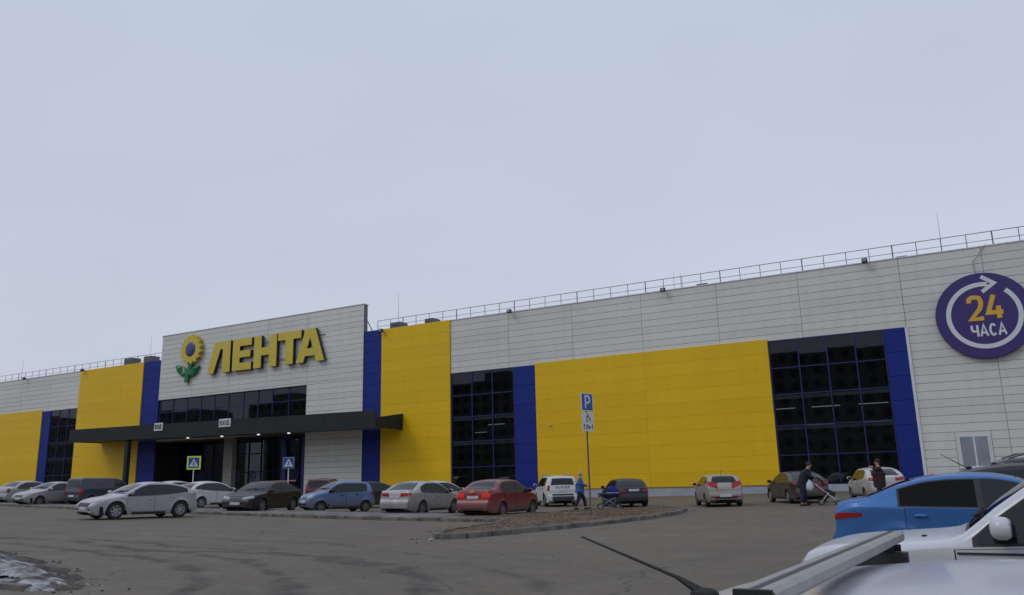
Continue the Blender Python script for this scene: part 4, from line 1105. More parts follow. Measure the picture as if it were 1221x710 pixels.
        for v in r['geom']:
            if isinstance(v, bmesh.types.BMVert):
                v.co += (c-v.co).normalized()*(off+.004)
        bmesh.ops.recalc_face_normals(bm, faces=bm.faces)
        return obj(name, bm, m, parent or s.root, True)
    def sidepatch(s, name, a, b, lo, hi, off, m, sd_, nx=10, nz=4):
        rays = []
        for i in range(nx+1):
            x = a+(b-a)*i/nx; l, h = lo(x), hi(x)
            if h-l < .012: rays.append([None]*(nz+1)); continue
            rays.append([((s.L/2-x, sd_*3, l+(h-l)*j/nz), (0, -sd_, 0)) for j in range(nz+1)])
        return s.gridpatch(name, rays, off, m)
    def endpatch(s, name, d, z0, z1, y0, y1, off, m, n=8, nz=6, trim=0):
        if trim:
            e_ = trim; s.endpatch(name+'_seal', d, z0-e_, z1+e_*.7, y0+e_, y1+e_, off*.4, M['trim'], n, nz)
        rays = []
        for j in range(nz+1):
            t = j/nz; z = z0+(z1-z0)*t; y = y0+(y1-y0)*t
            rays.append([((d*4, -y+2*y*i/n, z-.02*abs(-1+2*i/n)**2), (-d, 0, 0)) for i in range(n+1)])
        return s.gridpatch(name, rays, off, m)
    def endrect(s, name, d, cy_, hw, cz_, hh, off, m):
        rays = [[((d*4, cy_-hw+2*hw*i/6, cz_-hh+2*hh*j/2), (-d, 0, 0)) for i in range(7)] for j in range(3)]
        return s.gridpatch(name, rays, off, m)
    def corner(s, name, d, sd_, a0, a1, z00, z01, z10, z11, m):
        """wraps a lamp round the corner: angle a0 (towards the middle) to a1 (towards the side); heights at both ends"""
        cx_, cy_ = d*(s.L/2-.55), sd_*(s.W/2-.5); rays = []
        for i in range(13):
            t = i/12; a = radians(a0+(a1-a0)*t); dr = Vector((d*cos(a), sd_*sin(a), 0))
            lo, hi = z00+(z10-z00)*t, z01+(z11-z01)*t
            rays.append([(Vector((cx_, cy_, lo+(hi-lo)*j/4))+dr*3, -dr) for j in range(5)])
        return s.gridpatch(name, rays, .008, m)
    def archtrim(s, w, sd_):
        bm = bmesh.new(); prev = None
        for i in range(19):
            a = pi*i/18; p = []
            for r in (s.ra-.012, s.ra+.022):
                x = w+r*cos(a); z = s.wr+r*sin(a); z = max(z, .2)
                y = s.Y(x, z)+.006; p.append(bm.verts.new((s.L/2-x, sd_*y, z)))
            p.append(bm.verts.new((s.L/2-(w+(s.ra-.012)*cos(a)), sd_*(s.Y(w, s.wr)-.12), max(.2, s.wr+(s.ra-.012)*sin(a)))))
            if prev:
                bm.faces.new((prev[0], p[0], p[1], prev[1])); bm.faces.new((prev[0], prev[2], p[2], p[0]))
            prev = p
        obj('wheel_arch', bm, M['trim'] if s.sp.get('plastic_arch') else s.paint, s.root, True)
    def place(s, X, Y_, heading, anchor=None, z=None):
        h = radians(heading); ax, ay = 0, 0
        if anchor:
            ax = s.L/2-s.wx[0] if anchor[0] == 'f' else s.L/2-s.wx[1]; ay = (s.W/2-.1)*(1 if anchor[1] == 'l' else -1)
        cx_, cy_ = X-(ax*cos(h)-ay*sin(h)), Y_-(ax*sin(h)+ay*cos(h))
        e_ = .8; n = Vector((gh(cx_-e_, cy_)-gh(cx_+e_, cy_), gh(cx_, cy_-e_)-gh(cx_, cy_+e_), 2*e_)).normalized()
        xa = Vector((cos(h), sin(h), 0)); xa = (xa-n*xa.dot(n)).normalized(); ya = n.cross(xa)
        zz = gh(cx_, cy_) if z is None else z
        s.root.matrix_world = Matrix(((xa.x, ya.x, n.x, cx_), (xa.y, ya.y, n.y, cy_), (xa.z, ya.z, n.z, zz), (0, 0, 0, 1)))
        s.pos = (cx_, cy_)
        return s

def sedan(L=4.5, W=1.76, H=1.47, wb=2.6, fo=.92, wr=.315, **k):
    d = dict(L=L, W=W, H=H, wb=wb, fo=fo, wr=wr, tum=.27,
        top=[(0, .60), (.06, .70), (.25, .79), (.65, .89), (1.12, .97), (1.55, 1.20), (1.95, 1.385), (2.3, H-.015), (2.65, H), (3.1, H-.03), (3.45, H-.12), (3.8, 1.19), (4.02, 1.10), (L-.18, 1.075), (L-.05, 1.03), (L, .88)],
        sh=[(0, .56), (.5, .76), (1.1, .885), (2.5, .92), (3.6, .965), (L-.4, .97), (L, .85)],
        win=[(1.4, 2.42), (2.52, 3.3), (3.34, 3.62)], doors=[(1.34, 2.44), (2.47, 3.42)],
        ws=(1.03, 1.37, .66, .5), rw=(1.12, 1.38, .62, .47), hl=(-8, 60, .62, .73, .69, .79), tl=(-2, 55, .80, .96, .84, .97), mir=(1.42, .99),
        front=[('grille', 1, (0, .36, .60, .045, .006), 'trim'), ('lower_grille', 1, (0, .55, .36, .055, .008), 'trim'), ('rear_bumper_trim', -1, (0, .5, .34, .05, .008), 'trim')],
        pf=.45, pr=.80)
    d.update(k); return d
def hatch(L=4.36, W=1.82, H=1.48, wb=2.65, fo=.9, wr=.325, **k):
    d = dict(L=L, W=W, H=H, wb=wb, fo=fo, wr=wr, tum=.27,
        top=[(0, .58), (.06, .68), (.25, .78), (.6, .88), (1.1, .99), (1.55, 1.22), (1.95, 1.40), (2.3, H-.015), (2.6, H), (3.1, H-.035), (L-.8, H-.105), (L-.5, H-.2), (L-.25, 1.12), (L-.14, 1.02), (L-.04, .95), (L, .82)],
        sh=[(0, .54), (.5, .76), (1.1, .88), (2.5, .93), (3.3, .985), (3.8, 1.02), (L-.3, 1.0), (L, .78)],
        win=[(1.36, 2.38), (2.48, 3.24), (3.30, 3.80)], doors=[(1.32, 2.42), (2.45, 3.4)],
        ws=(1.05, 1.38, .68, .52), rw=(1.07, 1.34, .60, .5), hl=(-6, 60, .64, .73, .71, .79), tl=(-5, 55, .84, 1.0, .92, 1.0), mir=(1.42, 1.0), tailin=.06,
        front=[('grille', 1, (0, .42, .57, .07, .006), 'trim'), ('lower_grille', 1, (0, .55, .33, .06, .008), 'trim'), ('rear_bumper_trim', -1, (0, .5, .36, .08, .008), 'trim')],
        fog=(2, 22, .36, .43, .35, .44), pf=.44, pr=.86)
    d.update(k); return d

cars = {}
def add(key, name, label, spec, col, dirt=.5, metal=.3, dh=.75, **k):
    c = Car(name, label, spec, car_paint('paint_'+key, col, dirt, metal, dh), **k); cars[key] = c; return c
G = 'cars parked in front of the shop'
c = add('focus', 'hatchback_car', 'clean silver hatchback driving left in front of the parked row', hatch(4.36, 1.82, 1.455, 2.65, .9, .335, top=[(0, .56), (.06, .66), (.25, .755), (.6, .855), (1.1, .95), (1.55, 1.17), (1.95, 1.355), (2.3, 1.435), (2.6, 1.455), (3.1, 1.425), (3.56, 1.35), (3.86, 1.25), (4.11, 1.10), (4.22, 1.0), (4.32, .93), (4.36, .8)], sh=[(0, .52), (.5, .73), (1.1, .85), (2.5, .90), (3.3, .965), (3.8, 1.01), (4.06, 1.0), (4.36, .76)], ws=(1.01, 1.35, .68, .52), ride=.17, front=[('grille', 1, (0, .48, .56, .07, .008), 'trim'), ('lower_grille', 1, (0, .72, .27, .04, .012), 'trim'), ('rear_bumper_trim', -1, (0, .6, .36, .12, .012), 'trim')]), (.42, .41, .43), .22, .3, group=G)
c.place(-29.9, 20.9, 259, 'fl')
c = add('camry', 'sedan_car', 'black sedan, nose left, between a white hatchback and the small blue car', sedan(4.8, 1.82, 1.48, 2.77, .95, .335, front=[('grille', 1, (0, .42, .64, .055, .006), 'trim'), ('chrome_strip', 1, (0, .42, .70, .008, .012), 'chrome'), ('lower_grille', 1, (0, .6, .36, .055, .008), 'trim'), ('rear_bumper_trim', -1, (0, .5, .34, .05, .008), 'trim')],
    top=[(0, .60), (.06, .72), (.25, .80), (.7, .90), (1.2, .98), (1.65, 1.21), (2.05, 1.39), (2.4, 1.465), (2.8, 1.48), (3.3, 1.45), (3.7, 1.34), (4.1, 1.16), (4.3, 1.12), (4.62, 1.09), (4.75, 1.04), (4.8, .9)], win=[(1.5, 2.55), (2.65, 3.5), (3.54, 3.8)], doors=[(1.45, 2.57), (2.6, 3.6)], mir=(1.52, 1.0)), (.012, .010, .011), .16, .2, dark_rim=True, group=G)
c.place(-30.07, 28.65, 284, 'fl')
c = add('matiz', 'small_car', 'small light blue hatchback, muddy below, beside the black sedan', hatch(3.5, 1.5, 1.485, 2.34, .62, .27, tum=.22, pf_=.3,
    top=[(0, .62), (.06, .74), (.25, .85), (.5, .93), (.8, 1.0), (1.2, 1.26), (1.5, 1.41), (1.85, 1.475), (2.2, 1.485), (2.8, 1.46), (3.05, 1.42), (3.22, 1.32), (3.38, 1.06), (3.45, .98), (3.5, .8)],
    sh=[(0, .6), (.4, .8), (.8, .9), (1.8, .93), (2.8, .96), (3.2, .98), (3.5, .8)], win=[(1.02, 1.82), (1.92, 2.62), (2.68, 2.98)], doors=[(.95, 1.86), (1.89, 2.68)], ws=(1.06, 1.38, .58, .46), rw=(1.06, 1.36, .5, .42),
    hl=(5, 50, .68, .86, .70, .84), tl=(15, 55, .8, .98, .8, .98), mir=(1.1, 1.0), pf=.52, pr=.7, mirmat=M['black'], blackhandle=1, front=[('grille', 1, (0, .2, .68, .02, .006), 'trim'), ('lower_grille', 1, (0, .32, .38, .04, .008), 'trim'), ('rear_bumper_trim', -1, (0, .4, .34, .04, .008), 'trim')]), (.13, .22, .44), .8, .3, .85, dark_rim=True, group=G)
c.place(-27.5, 29.9, 247, 'fl')
c = add('corolla', 'sedan_car', 'silver sedan seen from behind between the small blue car and the red sedan', sedan(tl=(-9, 50, .80, .96, .86, .96), front=[('grille', 1, (0, .36, .60, .045, .006), 'trim'), ('lower_grille', 1, (0, .55, .36, .055, .008), 'trim'), ('rear_bumper_trim', -1, (0, .45, .31, .04, .008), 'trim')]), (.42, .41, .40), .62, .3, .9, dark_rim=True, group=G)
c.place(-21.5, 29.7, 92, 'rr')
c = add('aveo', 'sedan_car', 'dark red sedan with lit brake lights, dusty flanks, rightmost of the near parked row', sedan(4.31, 1.71, 1.5, 2.48, .83, .3, tl=(6, 44, .79, .94, .80, .94),
    top=[(0, .62), (.06, .72), (.25, .81), (.6, .91), (1.0, 1.0), (1.4, 1.22), (1.8, 1.42), (2.15, 1.49), (2.5, 1.5), (2.95, 1.47), (3.3, 1.38), (3.62, 1.20), (3.84, 1.12), (4.13, 1.10), (4.26, 1.06), (4.31, .9)],
    sh=[(0, .58), (.5, .78), (1.1, .9), (2.5, .94), (3.6, .98), (3.9, .98), (4.31, .85)], win=[(1.25, 2.2), (2.3, 3.08), (3.12, 3.38)], doors=[(1.2, 2.23), (2.26, 3.2)], mir=(1.3, 1.0), ws=(1.06, 1.4, .64, .49), rw=(1.14, 1.4, .6, .45)), (.21, .005, .008), .55, .15, .8, dark_rim=True, group=G, lit=True)
c.place(-16.75, 28.5, 90, 'rr')
R = c.root
bm = bmesh.new(); blob(bm, (-2.13, 0, 1.0), (.02, .1, .035)); obj('badge', bm, M['orange'], R, True)
suvtop = lambda L, H: [(0, .68), (.06, .82), (.25, .94), (.6, 1.0), (1.05, 1.06), (1.4, 1.3), (1.75, 1.54), (2.1, H-.02), (2.5, H), (3.3, H-.02), (L-.4, H-.06), (L-.2, H-.12), (L-.1, 1.3), (L-.05, 1.05), (L, .9)]
c = add('duster', 'suv_car', 'white off-roader with black bumpers seen from behind, nearest the woman with the pram', hatch(4.32, 1.82, 1.69, 2.67, .82, .345, tum=.22, top=suvtop(4.32, 1.65), sh=[(0, .62), (.5, .88), (1.1, 1.02), (2.5, 1.06), (4.0, 1.08), (4.32, .85)], H=1.65,
    win=[(1.35, 2.3), (2.4, 3.2), (3.28, 3.78)], doors=[(1.3, 2.34), (2.37, 3.2)], ws=(1.12, 1.5, .68, .55), rw=(1.16, 1.48, .62, .54), hl=(-10, 55, .74, .92, .78, .94), tl=(32, 50, .84, 1.12, .84, 1.12), mir=(1.35, 1.12), pf=.5, pr=.8, plastic_arch=1, blackhandle=1,
    front=[('grille', 1, (0, .4, .75, .08, .006), 'trim'), ('rear_bumper', -1, (0, .86, .5, .17, .014), 'trim'), ('front_bumper', 1, (0, .7, .42, .12, .014), 'trim')]) if False else hatch(4.32, 1.82, 1.65, 2.67, .82, .345, tum=.22, top=suvtop(4.32, 1.65), sh=[(0, .62), (.5, .88), (1.1, 1.02), (2.5, 1.06), (4.0, 1.08), (4.32, .85)],
    win=[(1.35, 2.3), (2.4, 3.2), (3.28, 3.78)], doors=[(1.3, 2.34), (2.37, 3.2)], ws=(1.12, 1.5, .68, .55), rw=(1.16, 1.48, .62, .54), hl=(-10, 55, .74, .92, .78, .94), tl=(32, 50, .84, 1.12, .84, 1.12), mir=(1.35, 1.12), pf=.5, pr=.8, plastic_arch=1, blackhandle=1,
    front=[('grille', 1, (0, .4, .75, .08, .006), 'trim'), ('rear_bumper', -1, (0, .86, .5, .17, .014), 'trim'), ('front_bumper', 1, (0, .7, .42, .12, .014), 'trim')]), (.62, .63, .63), .28, .05, .7, dark_rim=True, group=G)
c.place(-20.91, 40.35, 127, 'rl')
bm = bmesh.new(); text(bm, 'DUSTER', 0, 0, .1, .085, .03, .022, 0, .006)
t = obj('lettering', bm, M['black'], c.root); t.matrix_local = Matrix.Translation((-2.16, .38, .98)) @ Matrix.Rotation(radians(-90), 4, 'Z')
for sd_ in (1, -1):
    bm = bmesh.new(); tube(bm, (.75, sd_*.6, 1.70), (-1.5, sd_*.58, 1.70), .018, 6)
    for x in (.7, -.4, -1.45): tube(bm, (x, sd_*.6, 1.70), (x, sd_*.6, 1.6), .018, 6)
    obj('roof_rail', bm, M['galv'], c.root)
c = add('vaz', 'hatchback_car', 'black older hatchback seen from behind, just right of the blue pram', hatch(4.0, 1.65, 1.40, 2.46, .8, .29, tum=.25, top=[(0, .62), (.06, .72), (.3, .80), (.7, .87), (1.1, .94), (1.5, 1.17), (1.85, 1.35), (2.1, 1.39), (2.5, 1.40), (3.0, 1.38), (3.25, 1.33), (3.7, 1.07), (3.85, .97), (3.97, .93), (4.0, .8)],
    sh=[(0, .56), (.5, .74), (1.1, .84), (2.5, .87), (3.5, .88), (4.0, .8)], win=[(1.3, 2.15), (2.25, 2.95), (3.0, 3.25)], doors=[(1.25, 2.2), (2.23, 3.05)], ws=(1.0, 1.3, .62, .5), rw=(1.0, 1.31, .6, .46), tl=(12, 42, .74, .86, .74, .86), hl=(-8, 50, .6, .7, .6, .7), mir=(1.3, .95), pf=.45, pr=.82, blackhandle=1), (.008, .007, .008), .07, .0, dark_rim=True, group=G)
c.place(-16.15, 38.85, 127, 'rl')
c = add('solaris', 'hatchback_car', 'dusty beige-silver hatchback parked alone in front of the wide yellow panel', hatch(4.12, 1.7, 1.47, 2.57, .82, .31, tl=(-4, 52, .80, 1.06, .98, 1.14), tl2=(-10, 30, .42, .48, .43, .48), pr=.50, top=[(0, .58), (.06, .68), (.25, .78), (.6, .88), (1.1, .99), (1.5, 1.22), (1.85, 1.39), (2.2, 1.455), (2.5, 1.47), (3.1, 1.45), (3.5, 1.40), (3.72, 1.33), (3.95, 1.10), (4.02, 1.02), (4.09, .96), (4.12, .82)],
    sh=[(0, .54), (.5, .76), (1.1, .89), (2.5, .94), (3.4, 1.0), (3.8, 1.02), (4.12, .8)], rw=(1.1, 1.36, .56, .46)), (.40, .36, .33), .6, .3, .8, dark_rim=True, group=G)
c.place(-11.35, 38.08, 116, 'rl')
obj('antenna', tube(bmesh.new(), (-1.2, 0, 1.43), (-1.35, 0, 1.62), .01, 5), M['black'], c.root)
c = add('darksedan', 'sedan_car', 'dark grey-brown sedan parked behind the man with the stroller', sedan(4.6, 1.78, 1.47, 2.7, .92, .32, tl=(-9, 52, .80, .94, .86, .96), tl2=(0, 30, .42, .47, .42, .47)), (.035, .032, .034), .45, .3, .8, group=G)
c.place(-8.08, 40.27, 119, 'rl')
c = add('granta', 'hatchback_car', 'white muddy hatchback behind the person in the brown coat, in front of the blue strip', hatch(4.25, 1.7, 1.5, 2.48, .83, .3, tl=(0, 50, .86, 1.04, .9, 1.04), top=[(0, .6), (.06, .7), (.25, .8), (.6, .9), (1.05, 1.0), (1.45, 1.25), (1.8, 1.44), (2.15, 1.49), (2.5, 1.5), (3.0, 1.47), (3.35, 1.40), (3.65, 1.28), (3.95, 1.12), (4.1, 1.06), (4.22, 1.02), (4.25, .85)],
    rw=(1.13, 1.38, .58, .47), pr=.88, win=[(1.3, 2.25), (2.35, 3.12), (3.18, 3.45)], doors=[(1.27, 2.28), (2.31, 3.2)]), (.55, .54, .52), .55, .05, .95, dark_rim=True, group=G)
c.place(-4.87, 41.46, 111, 'rl')
vt = [(0, .66), (.06, .8), (.3, .92), (.7, 1.0), (1.1, 1.08), (1.5, 1.4), (1.8, 1.62), (2.1, 1.69), (2.6, 1.7), (3.6, 1.69), (4.2, 1.66), (4.35, 1.6), (4.42, 1.3), (4.46, 1.0), (4.5, .85)]
c = add('van', 'van', 'dark blue panel-sided estate van parked tail out behind the silver hatchback nose', hatch(4.5, 1.78, 1.7, 2.9, .85, .31, tum=.16, top=vt, sh=[(0, .62), (.5, .86), (1.1, .98), (2.5, 1.0), (4.2, 1.0), (4.5, .8)], win=[(1.3, 2.2)], doors=[(1.3, 2.3), (2.33, 3.2)],
    rw=(1.15, 1.5, .6, .54), tl=(25, 52, .72, 1.02, .72, 1.02), pr=.6, tailin=.03), (.02, .028, .055), .3, .1, group=G)
c.place(-47.3, 31.35, 90, 'rr')
c = add('silver', 'sedan_car', 'dusty silver sedan facing the viewer beside the dark blue van at the far left', sedan(4.35, 1.7, 1.45, 2.55, .85, .3, doors=[(1.3, 2.35), (2.38, 3.25)], win=[(1.35, 2.32), (2.42, 3.12), (3.16, 3.42)],
    top=[(0, .58), (.06, .68), (.25, .77), (.65, .87), (1.08, .96), (1.5, 1.19), (1.9, 1.37), (2.2, 1.435), (2.55, 1.45), (3.0, 1.42), (3.35, 1.33), (3.7, 1.15), (3.9, 1.08), (4.18, 1.06), (4.3, 1.02), (4.35, .88)]), (.42, .40, .39), .6, .2, dark_rim=True, group=G)
c.place(-49.87, 29.75, 273, 'fl')
c = add('leftmost', 'estate_car', 'silver-grey car, tail towards the viewer, at the left edge', hatch(4.5, 1.74, 1.5, 2.7, .9, .31, tl=(30, 52, .76, 1.0, .76, 1.0),
    top=[(0, .58), (.06, .68), (.25, .78), (.6, .88), (1.1, .99), (1.55, 1.22), (1.95, 1.40), (2.3, 1.48), (2.6, 1.5), (3.1, 1.47), (3.5, 1.36), (3.9, 1.14), (4.1, 1.08), (4.35, 1.05), (4.45, 1.0), (4.5, .85)], sh=[(0, .54), (.5, .76), (1.1, .9), (2.5, .94), (3.6, .97), (4.1, .97), (4.5, .8)], rw=(1.15, 1.4, .6, .46)), (.36, .38, .37), .4, .2, group=G)
c.place(-55.6, 31.8, 96, 'rr')
c = add('white2', 'hatchback_car', 'white hatchback behind the tail of the silver hatchback, left of the black sedan', hatch(4.2, 1.72, 1.48, 2.55, .85, .31), (.62, .63, .64), .2, .05, group=G)
c.place(-38.3, 32.0, 86, 'rr')
c = add('whitefar', 'hatchback_car', 'white car further back, only its roof showing above the silver hatchback tail', hatch(4.2, 1.72, 1.5, 2.55, .85, .31), (.55, .57, .58), .2, .05, group=G)
c.place(-46.5, 36.4, 90, 'rr')
c = add('darkred', 'suv_car', 'dark off-roader with a red body seen over the small blue car, before the grey wall', hatch(4.3, 1.82, 1.66, 2.66, .85, .34, tum=.22, top=suvtop(4.3, 1.66), sh=[(0, .62), (.5, .88), (1.1, 1.02), (2.5, 1.06), (4.0, 1.08), (4.3, .85)], win=[(1.35, 2.3), (2.4, 3.2), (3.28, 3.78)], doors=[(1.3, 2.34), (2.37, 3.2)], rw=(1.1, 1.5, .66, .55), ws=(1.12, 1.5, .68, .55), tl=(20, 55, .95, 1.2, .95, 1.2), mir=(1.35, 1.12), pr=.8), (.11, .012, .018), .3, .2, group=G, dark_rim=True)
c.place(-36.9, 38.9, 122, 'rl')
c = add('dark2', 'sedan_car', 'dark sedan glimpsed between the small blue car and the silver sedan', sedan(4.45, 1.74, 1.46), (.025, .022, .02), .3, .1, group=G, dark_rim=True)
c.place(-30.6, 37.8, 60)
c = add('white3', 'sedan_car', 'white sedan whose roof shows just above the silver sedan by the yellow strip', sedan(4.45, 1.74, 1.48), (.6, .6, .6), .2, .05, group=G, dark_rim=True)
c.place(-26.2, 37.9, 75)
# right-hand foreground
rio = sedan(4.4, 1.74, 1.46, 2.6, .9, .32, top=[(0, .58), (.06, .68), (.25, .77), (.65, .87), (1.05, .96), (1.5, 1.2), (1.9, 1.385), (2.25, 1.45), (2.6, 1.46), (3.0, 1.435), (3.4, 1.345), (3.75, 1.205), (3.98, 1.13), (4.2, 1.105), (4.32, 1.07), (4.4, .9)],
    sh=[(0, .56), (.5, .78), (1.1, .915), (2.5, .965), (3.5, .995), (4.0, 1.01), (4.4, .90)], win=[(1.42, 2.36), (2.44, 3.42)], doors=[(1.36, 2.38), (2.41, 3.36)], tl=(-5, 78, .77, .93, .87, .92), rglass='tint', tailin=.07, wtopd=.10, wtopm=.105, rw=(1.16, 1.38, .62, .48))
c = add('blue', 'sedan_car', 'bright blue sedan with tinted rear windows behind the white off-roader bonnet', rio, (.04, .16, .44), .22, .3, .7, group='cars in the right foreground')
c.place(.06, 14.2, 2)
nv = hatch(4.1, 1.74, 1.65, 2.45, .75, .35, tum=.2, pf_=.2, top=[(0, .70), (.04, .84), (.14, .93), (.4, .985), (.8, 1.02), (1.2, 1.06), (1.5, 1.27), (1.85, 1.5), (2.1, 1.6), (2.4, 1.65), (3.2, 1.65), (3.7, 1.6), (3.95, 1.5), (4.03, 1.2), (4.06, 1.0), (4.1, .85)],
    sh=[(0, .64), (.2, .82), (.6, .90), (1.2, .965), (2.5, 1.0), (3.9, 1.02), (4.1, .8)], win=[(1.36, 2.35), (2.45, 3.2), (3.3, 3.75)], doors=[(1.22, 2.4), (2.43, 3.25)], ws=(1.11, 1.52, .68, .56), rw=(1.15, 1.5, .6, .52), hl=(-10, 50, .66, .84, .7, .84), tl=(30, 50, .8, 1.1, .8, 1.1), mir=(1.52, 1.08), pr=.8, plastic_arch=1, blackhandle=1)
c = add('nearwhite', 'suv_car', 'white off-roader, bonnet to the left, between the blue sedan and the nearest roof', nv, (.60, .61, .65), .12, .05, .55, group='cars in the right foreground')
c.place(.61, 7.50, 178)
R = c.root
obj('door_moulding', box(bmesh.new(), -.95, .82, .874, .882, .925, .94), M['trim'], R)
bm = bmesh.new(); blob(bm, (1.05, .5, 1.02), (.02, .015, .012)); obj('washer_jet', bm, M['black'], R)
obj('seam', box(bmesh.new(), 1.0, 1.01, .6, .62, .9, .91), M['seal'], R) if False else None
c = add('darkhatch', 'hatchback_car', 'dark car with a high red brake light, its roof just above the blue sedan', hatch(4.3, 1.76, 1.575), (.02, .02, .022), .2, .1, group='cars in the right foreground')
c.place(1.02, 18.9, 3)
bm = bmesh.new(); box(bm, -1.98, -1.9, -.16, .16, 1.395, 1.425); obj('high_brake_light', bm, M['litred'], c.root)
bm = bmesh.new(); tube(bm, (-1.3, 0, 1.50), (-1.75, 0, 1.80), .012, 5, .006); blob(bm, (-1.28, 0, 1.515), (.06, .03, .03)); obj('antenna', bm, M['black'], c.root)
c = add('railsuv', 'suv_car', 'dark off-roader with a silver roof rail at the right edge above the blue sedan', hatch(4.5, 1.85, 1.71, 2.7, .85, .36, tum=.22, top=suvtop(4.5, 1.71), sh=[(0, .62), (.5, .88), (1.1, 1.02), (2.5, 1.06), (4.1, 1.08), (4.5, .85)], win=[(1.35, 2.3), (2.4, 3.3), (3.38, 3.95)], doors=[(1.3, 2.34), (2.37, 3.3)], ws=(1.12, 1.5, .68, .55), rw=(1.16, 1.48, .62, .54), mir=(1.35, 1.12), pr=.8), (.03, .03, .034), .2, .2, group='cars in the right foreground')
c.place(2.25, 22.6, 5)
for sd_ in (1, -1):
    bm = bmesh.new(); pts = [(1.0, 1.66), (.7, 1.755), (-.4, 1.775), (-1.5, 1.755), (-1.8, 1.66)]
    for a, b in zip(pts, pts[1:]): tube(bm, (a[0], sd_*.64, a[1]), (b[0], sd_*.64, b[1]), .024, 6)
    obj('roof_rail', bm, M['chrome'], c.root)

# near car: pale roof with a bar across it
nr_ = hatch(4.2, 1.72, 1.372, 2.55, .85, .31, tum=.235, crown=.04, top=[(0, .58), (.06, .68), (.25, .77), (.6, .86), (1.1, .95), (1.55, 1.15), (1.9, 1.29), (2.2, 1.345), (2.6, 1.372), (3.0, 1.36), (3.35, 1.325), (3.6, 1.26), (3.85, 1.10), (4.0, .97), (4.15, .9), (4.2, .8)],
    sh=[(0, .54), (.5, .74), (1.1, .84), (2.5, .88), (3.6, .9), (4.2, .76)], ws=(1.0, 1.26, .66, .52), rw=(1.0, 1.24, .58, .46), win=[(1.36, 2.38), (2.48, 3.28), (3.34, 3.6)], mir=(1.42, .95))
c = add('nearcar', 'estate_car', 'pale silver car nearest the viewer, only its roof in view', nr_, (.56, .56, .60), .1, .25, .5, group='cars in the right foreground')
c.place(.86, 1.80, 1, z=-.045)
R = c.root
def surf(x, y):
    h, n = c.cast((x, y, 3), (0, 0, -1)); return h
for sd_ in (1, -1):
    bm = bmesh.new(); prev = None
    for i in range(31):
        x = .75-i*.075; yy = .0
        # find the shoulder where the roof turns down
        sx_ = c.L/2-x; T = c.tf(sx_); Te = T-.04; yt = c.Y(sx_, Te-.055)-.02
        h = surf(x, sd_*yt)
        if h is None: continue
        p = [h+Vector((0, sd_*-.008, .001)), h+Vector((0, sd_*-.008, .012)), h+Vector((0, sd_*.008, .012)), h+Vector((0, sd_*.008, -.004))]
        q = [bm.verts.new(a) for a in p]
        if prev:
            for k in range(3): bm.faces.new((prev[k], q[k], q[k+1], prev[k+1]))
        prev = q
    obj('roof_gutter', bm, M['trim'], R)
# short flexible aerial at the back of the roof
ab = Vector((-1.42, .03, 0)); h = surf(ab.x, ab.y); 
bm = bmesh.new(); blob(bm, (h.x, h.y, h.z+.008), (.032, .018, .016), 2.4, 8)
tube(bm, (h.x-.008, h.y, h.z+.014), (h.x-.06, h.y, h.z+.043), .011, 8, .005); tube(bm, (h.x-.06, h.y, h.z+.043), (h.x-.29, h.y+.012, h.z+.125), .004, 8, .0022)
obj('aerial', bm, M['black'], R)
# roof bar: a thing of its own resting on the roof
bar = empty('roof_bar', (0, 0, 0), label='aluminium roof bar on black feet lying across the roof of the nearest car', cat='roof rack')
bar.matrix_world = R.matrix_world.copy()
BX = -1.125
bm = bmesh.new(); zt_ = 1.372
prof = [(-.026, 0), (-.03, .008), (-.03, .026), (-.022, .034), (-.008, .034), (-.007, .029), (.007, .029), (.008, .034), (.022, .034), (.03, .026), (.03, .008), (.026, 0)]
for y in (-.62, .70):
    pass
A = [bm.verts.new((BX-.05+p[0], -.575, 1.363+p[1]*.74)) for p in prof]; Bv = [bm.verts.new((BX+.035+p[0], .70, 1.363+p[1]*.74)) for p in prof]
for i in range(len(prof)): j = (i+1) % len(prof); bm.faces.new((A[i], A[j], Bv[j], Bv[i]))
bm.faces.new(A); bm.faces.new(Bv)
bmesh.ops.recalc_face_normals(bm, faces=bm.faces)
obj('bar', bm, M['barmetal'], bar)
def skewbox(y0, y1, w, z0, z1):
    bm = bmesh.new(); f = lambda y: BX-.05+.085*(y+.575)/1.275
    v = [bm.verts.new(p) for p in ((f(y0)-w, y0, z0), (f(y0)+w, y0, z0), (f(y1)+w, y1, z0), (f(y1)-w, y1, z0), (f(y0)-w, y0, z1), (f(y0)+w, y0, z1), (f(y1)+w, y1, z1), (f(y1)-w, y1, z1))]
    for q in ((0, 3, 2, 1), (4, 5, 6, 7), (0, 1, 5, 4), (1, 2, 6, 5), (2, 3, 7, 6), (3, 0, 4, 7)): bm.faces.new([v[i] for i in q])
    return bm
obj('rubber_strip', skewbox(-.57, .695, .0065, 1.3842, 1.3866), M['trim'], bar)
obj('end_cap', skewbox(-.583, -.576, .027, 1.3645, 1.3875), M['black'], bar); obj('end_cap', skewbox(.701, .706, .027, 1.3645, 1.3875), M['black'], bar)
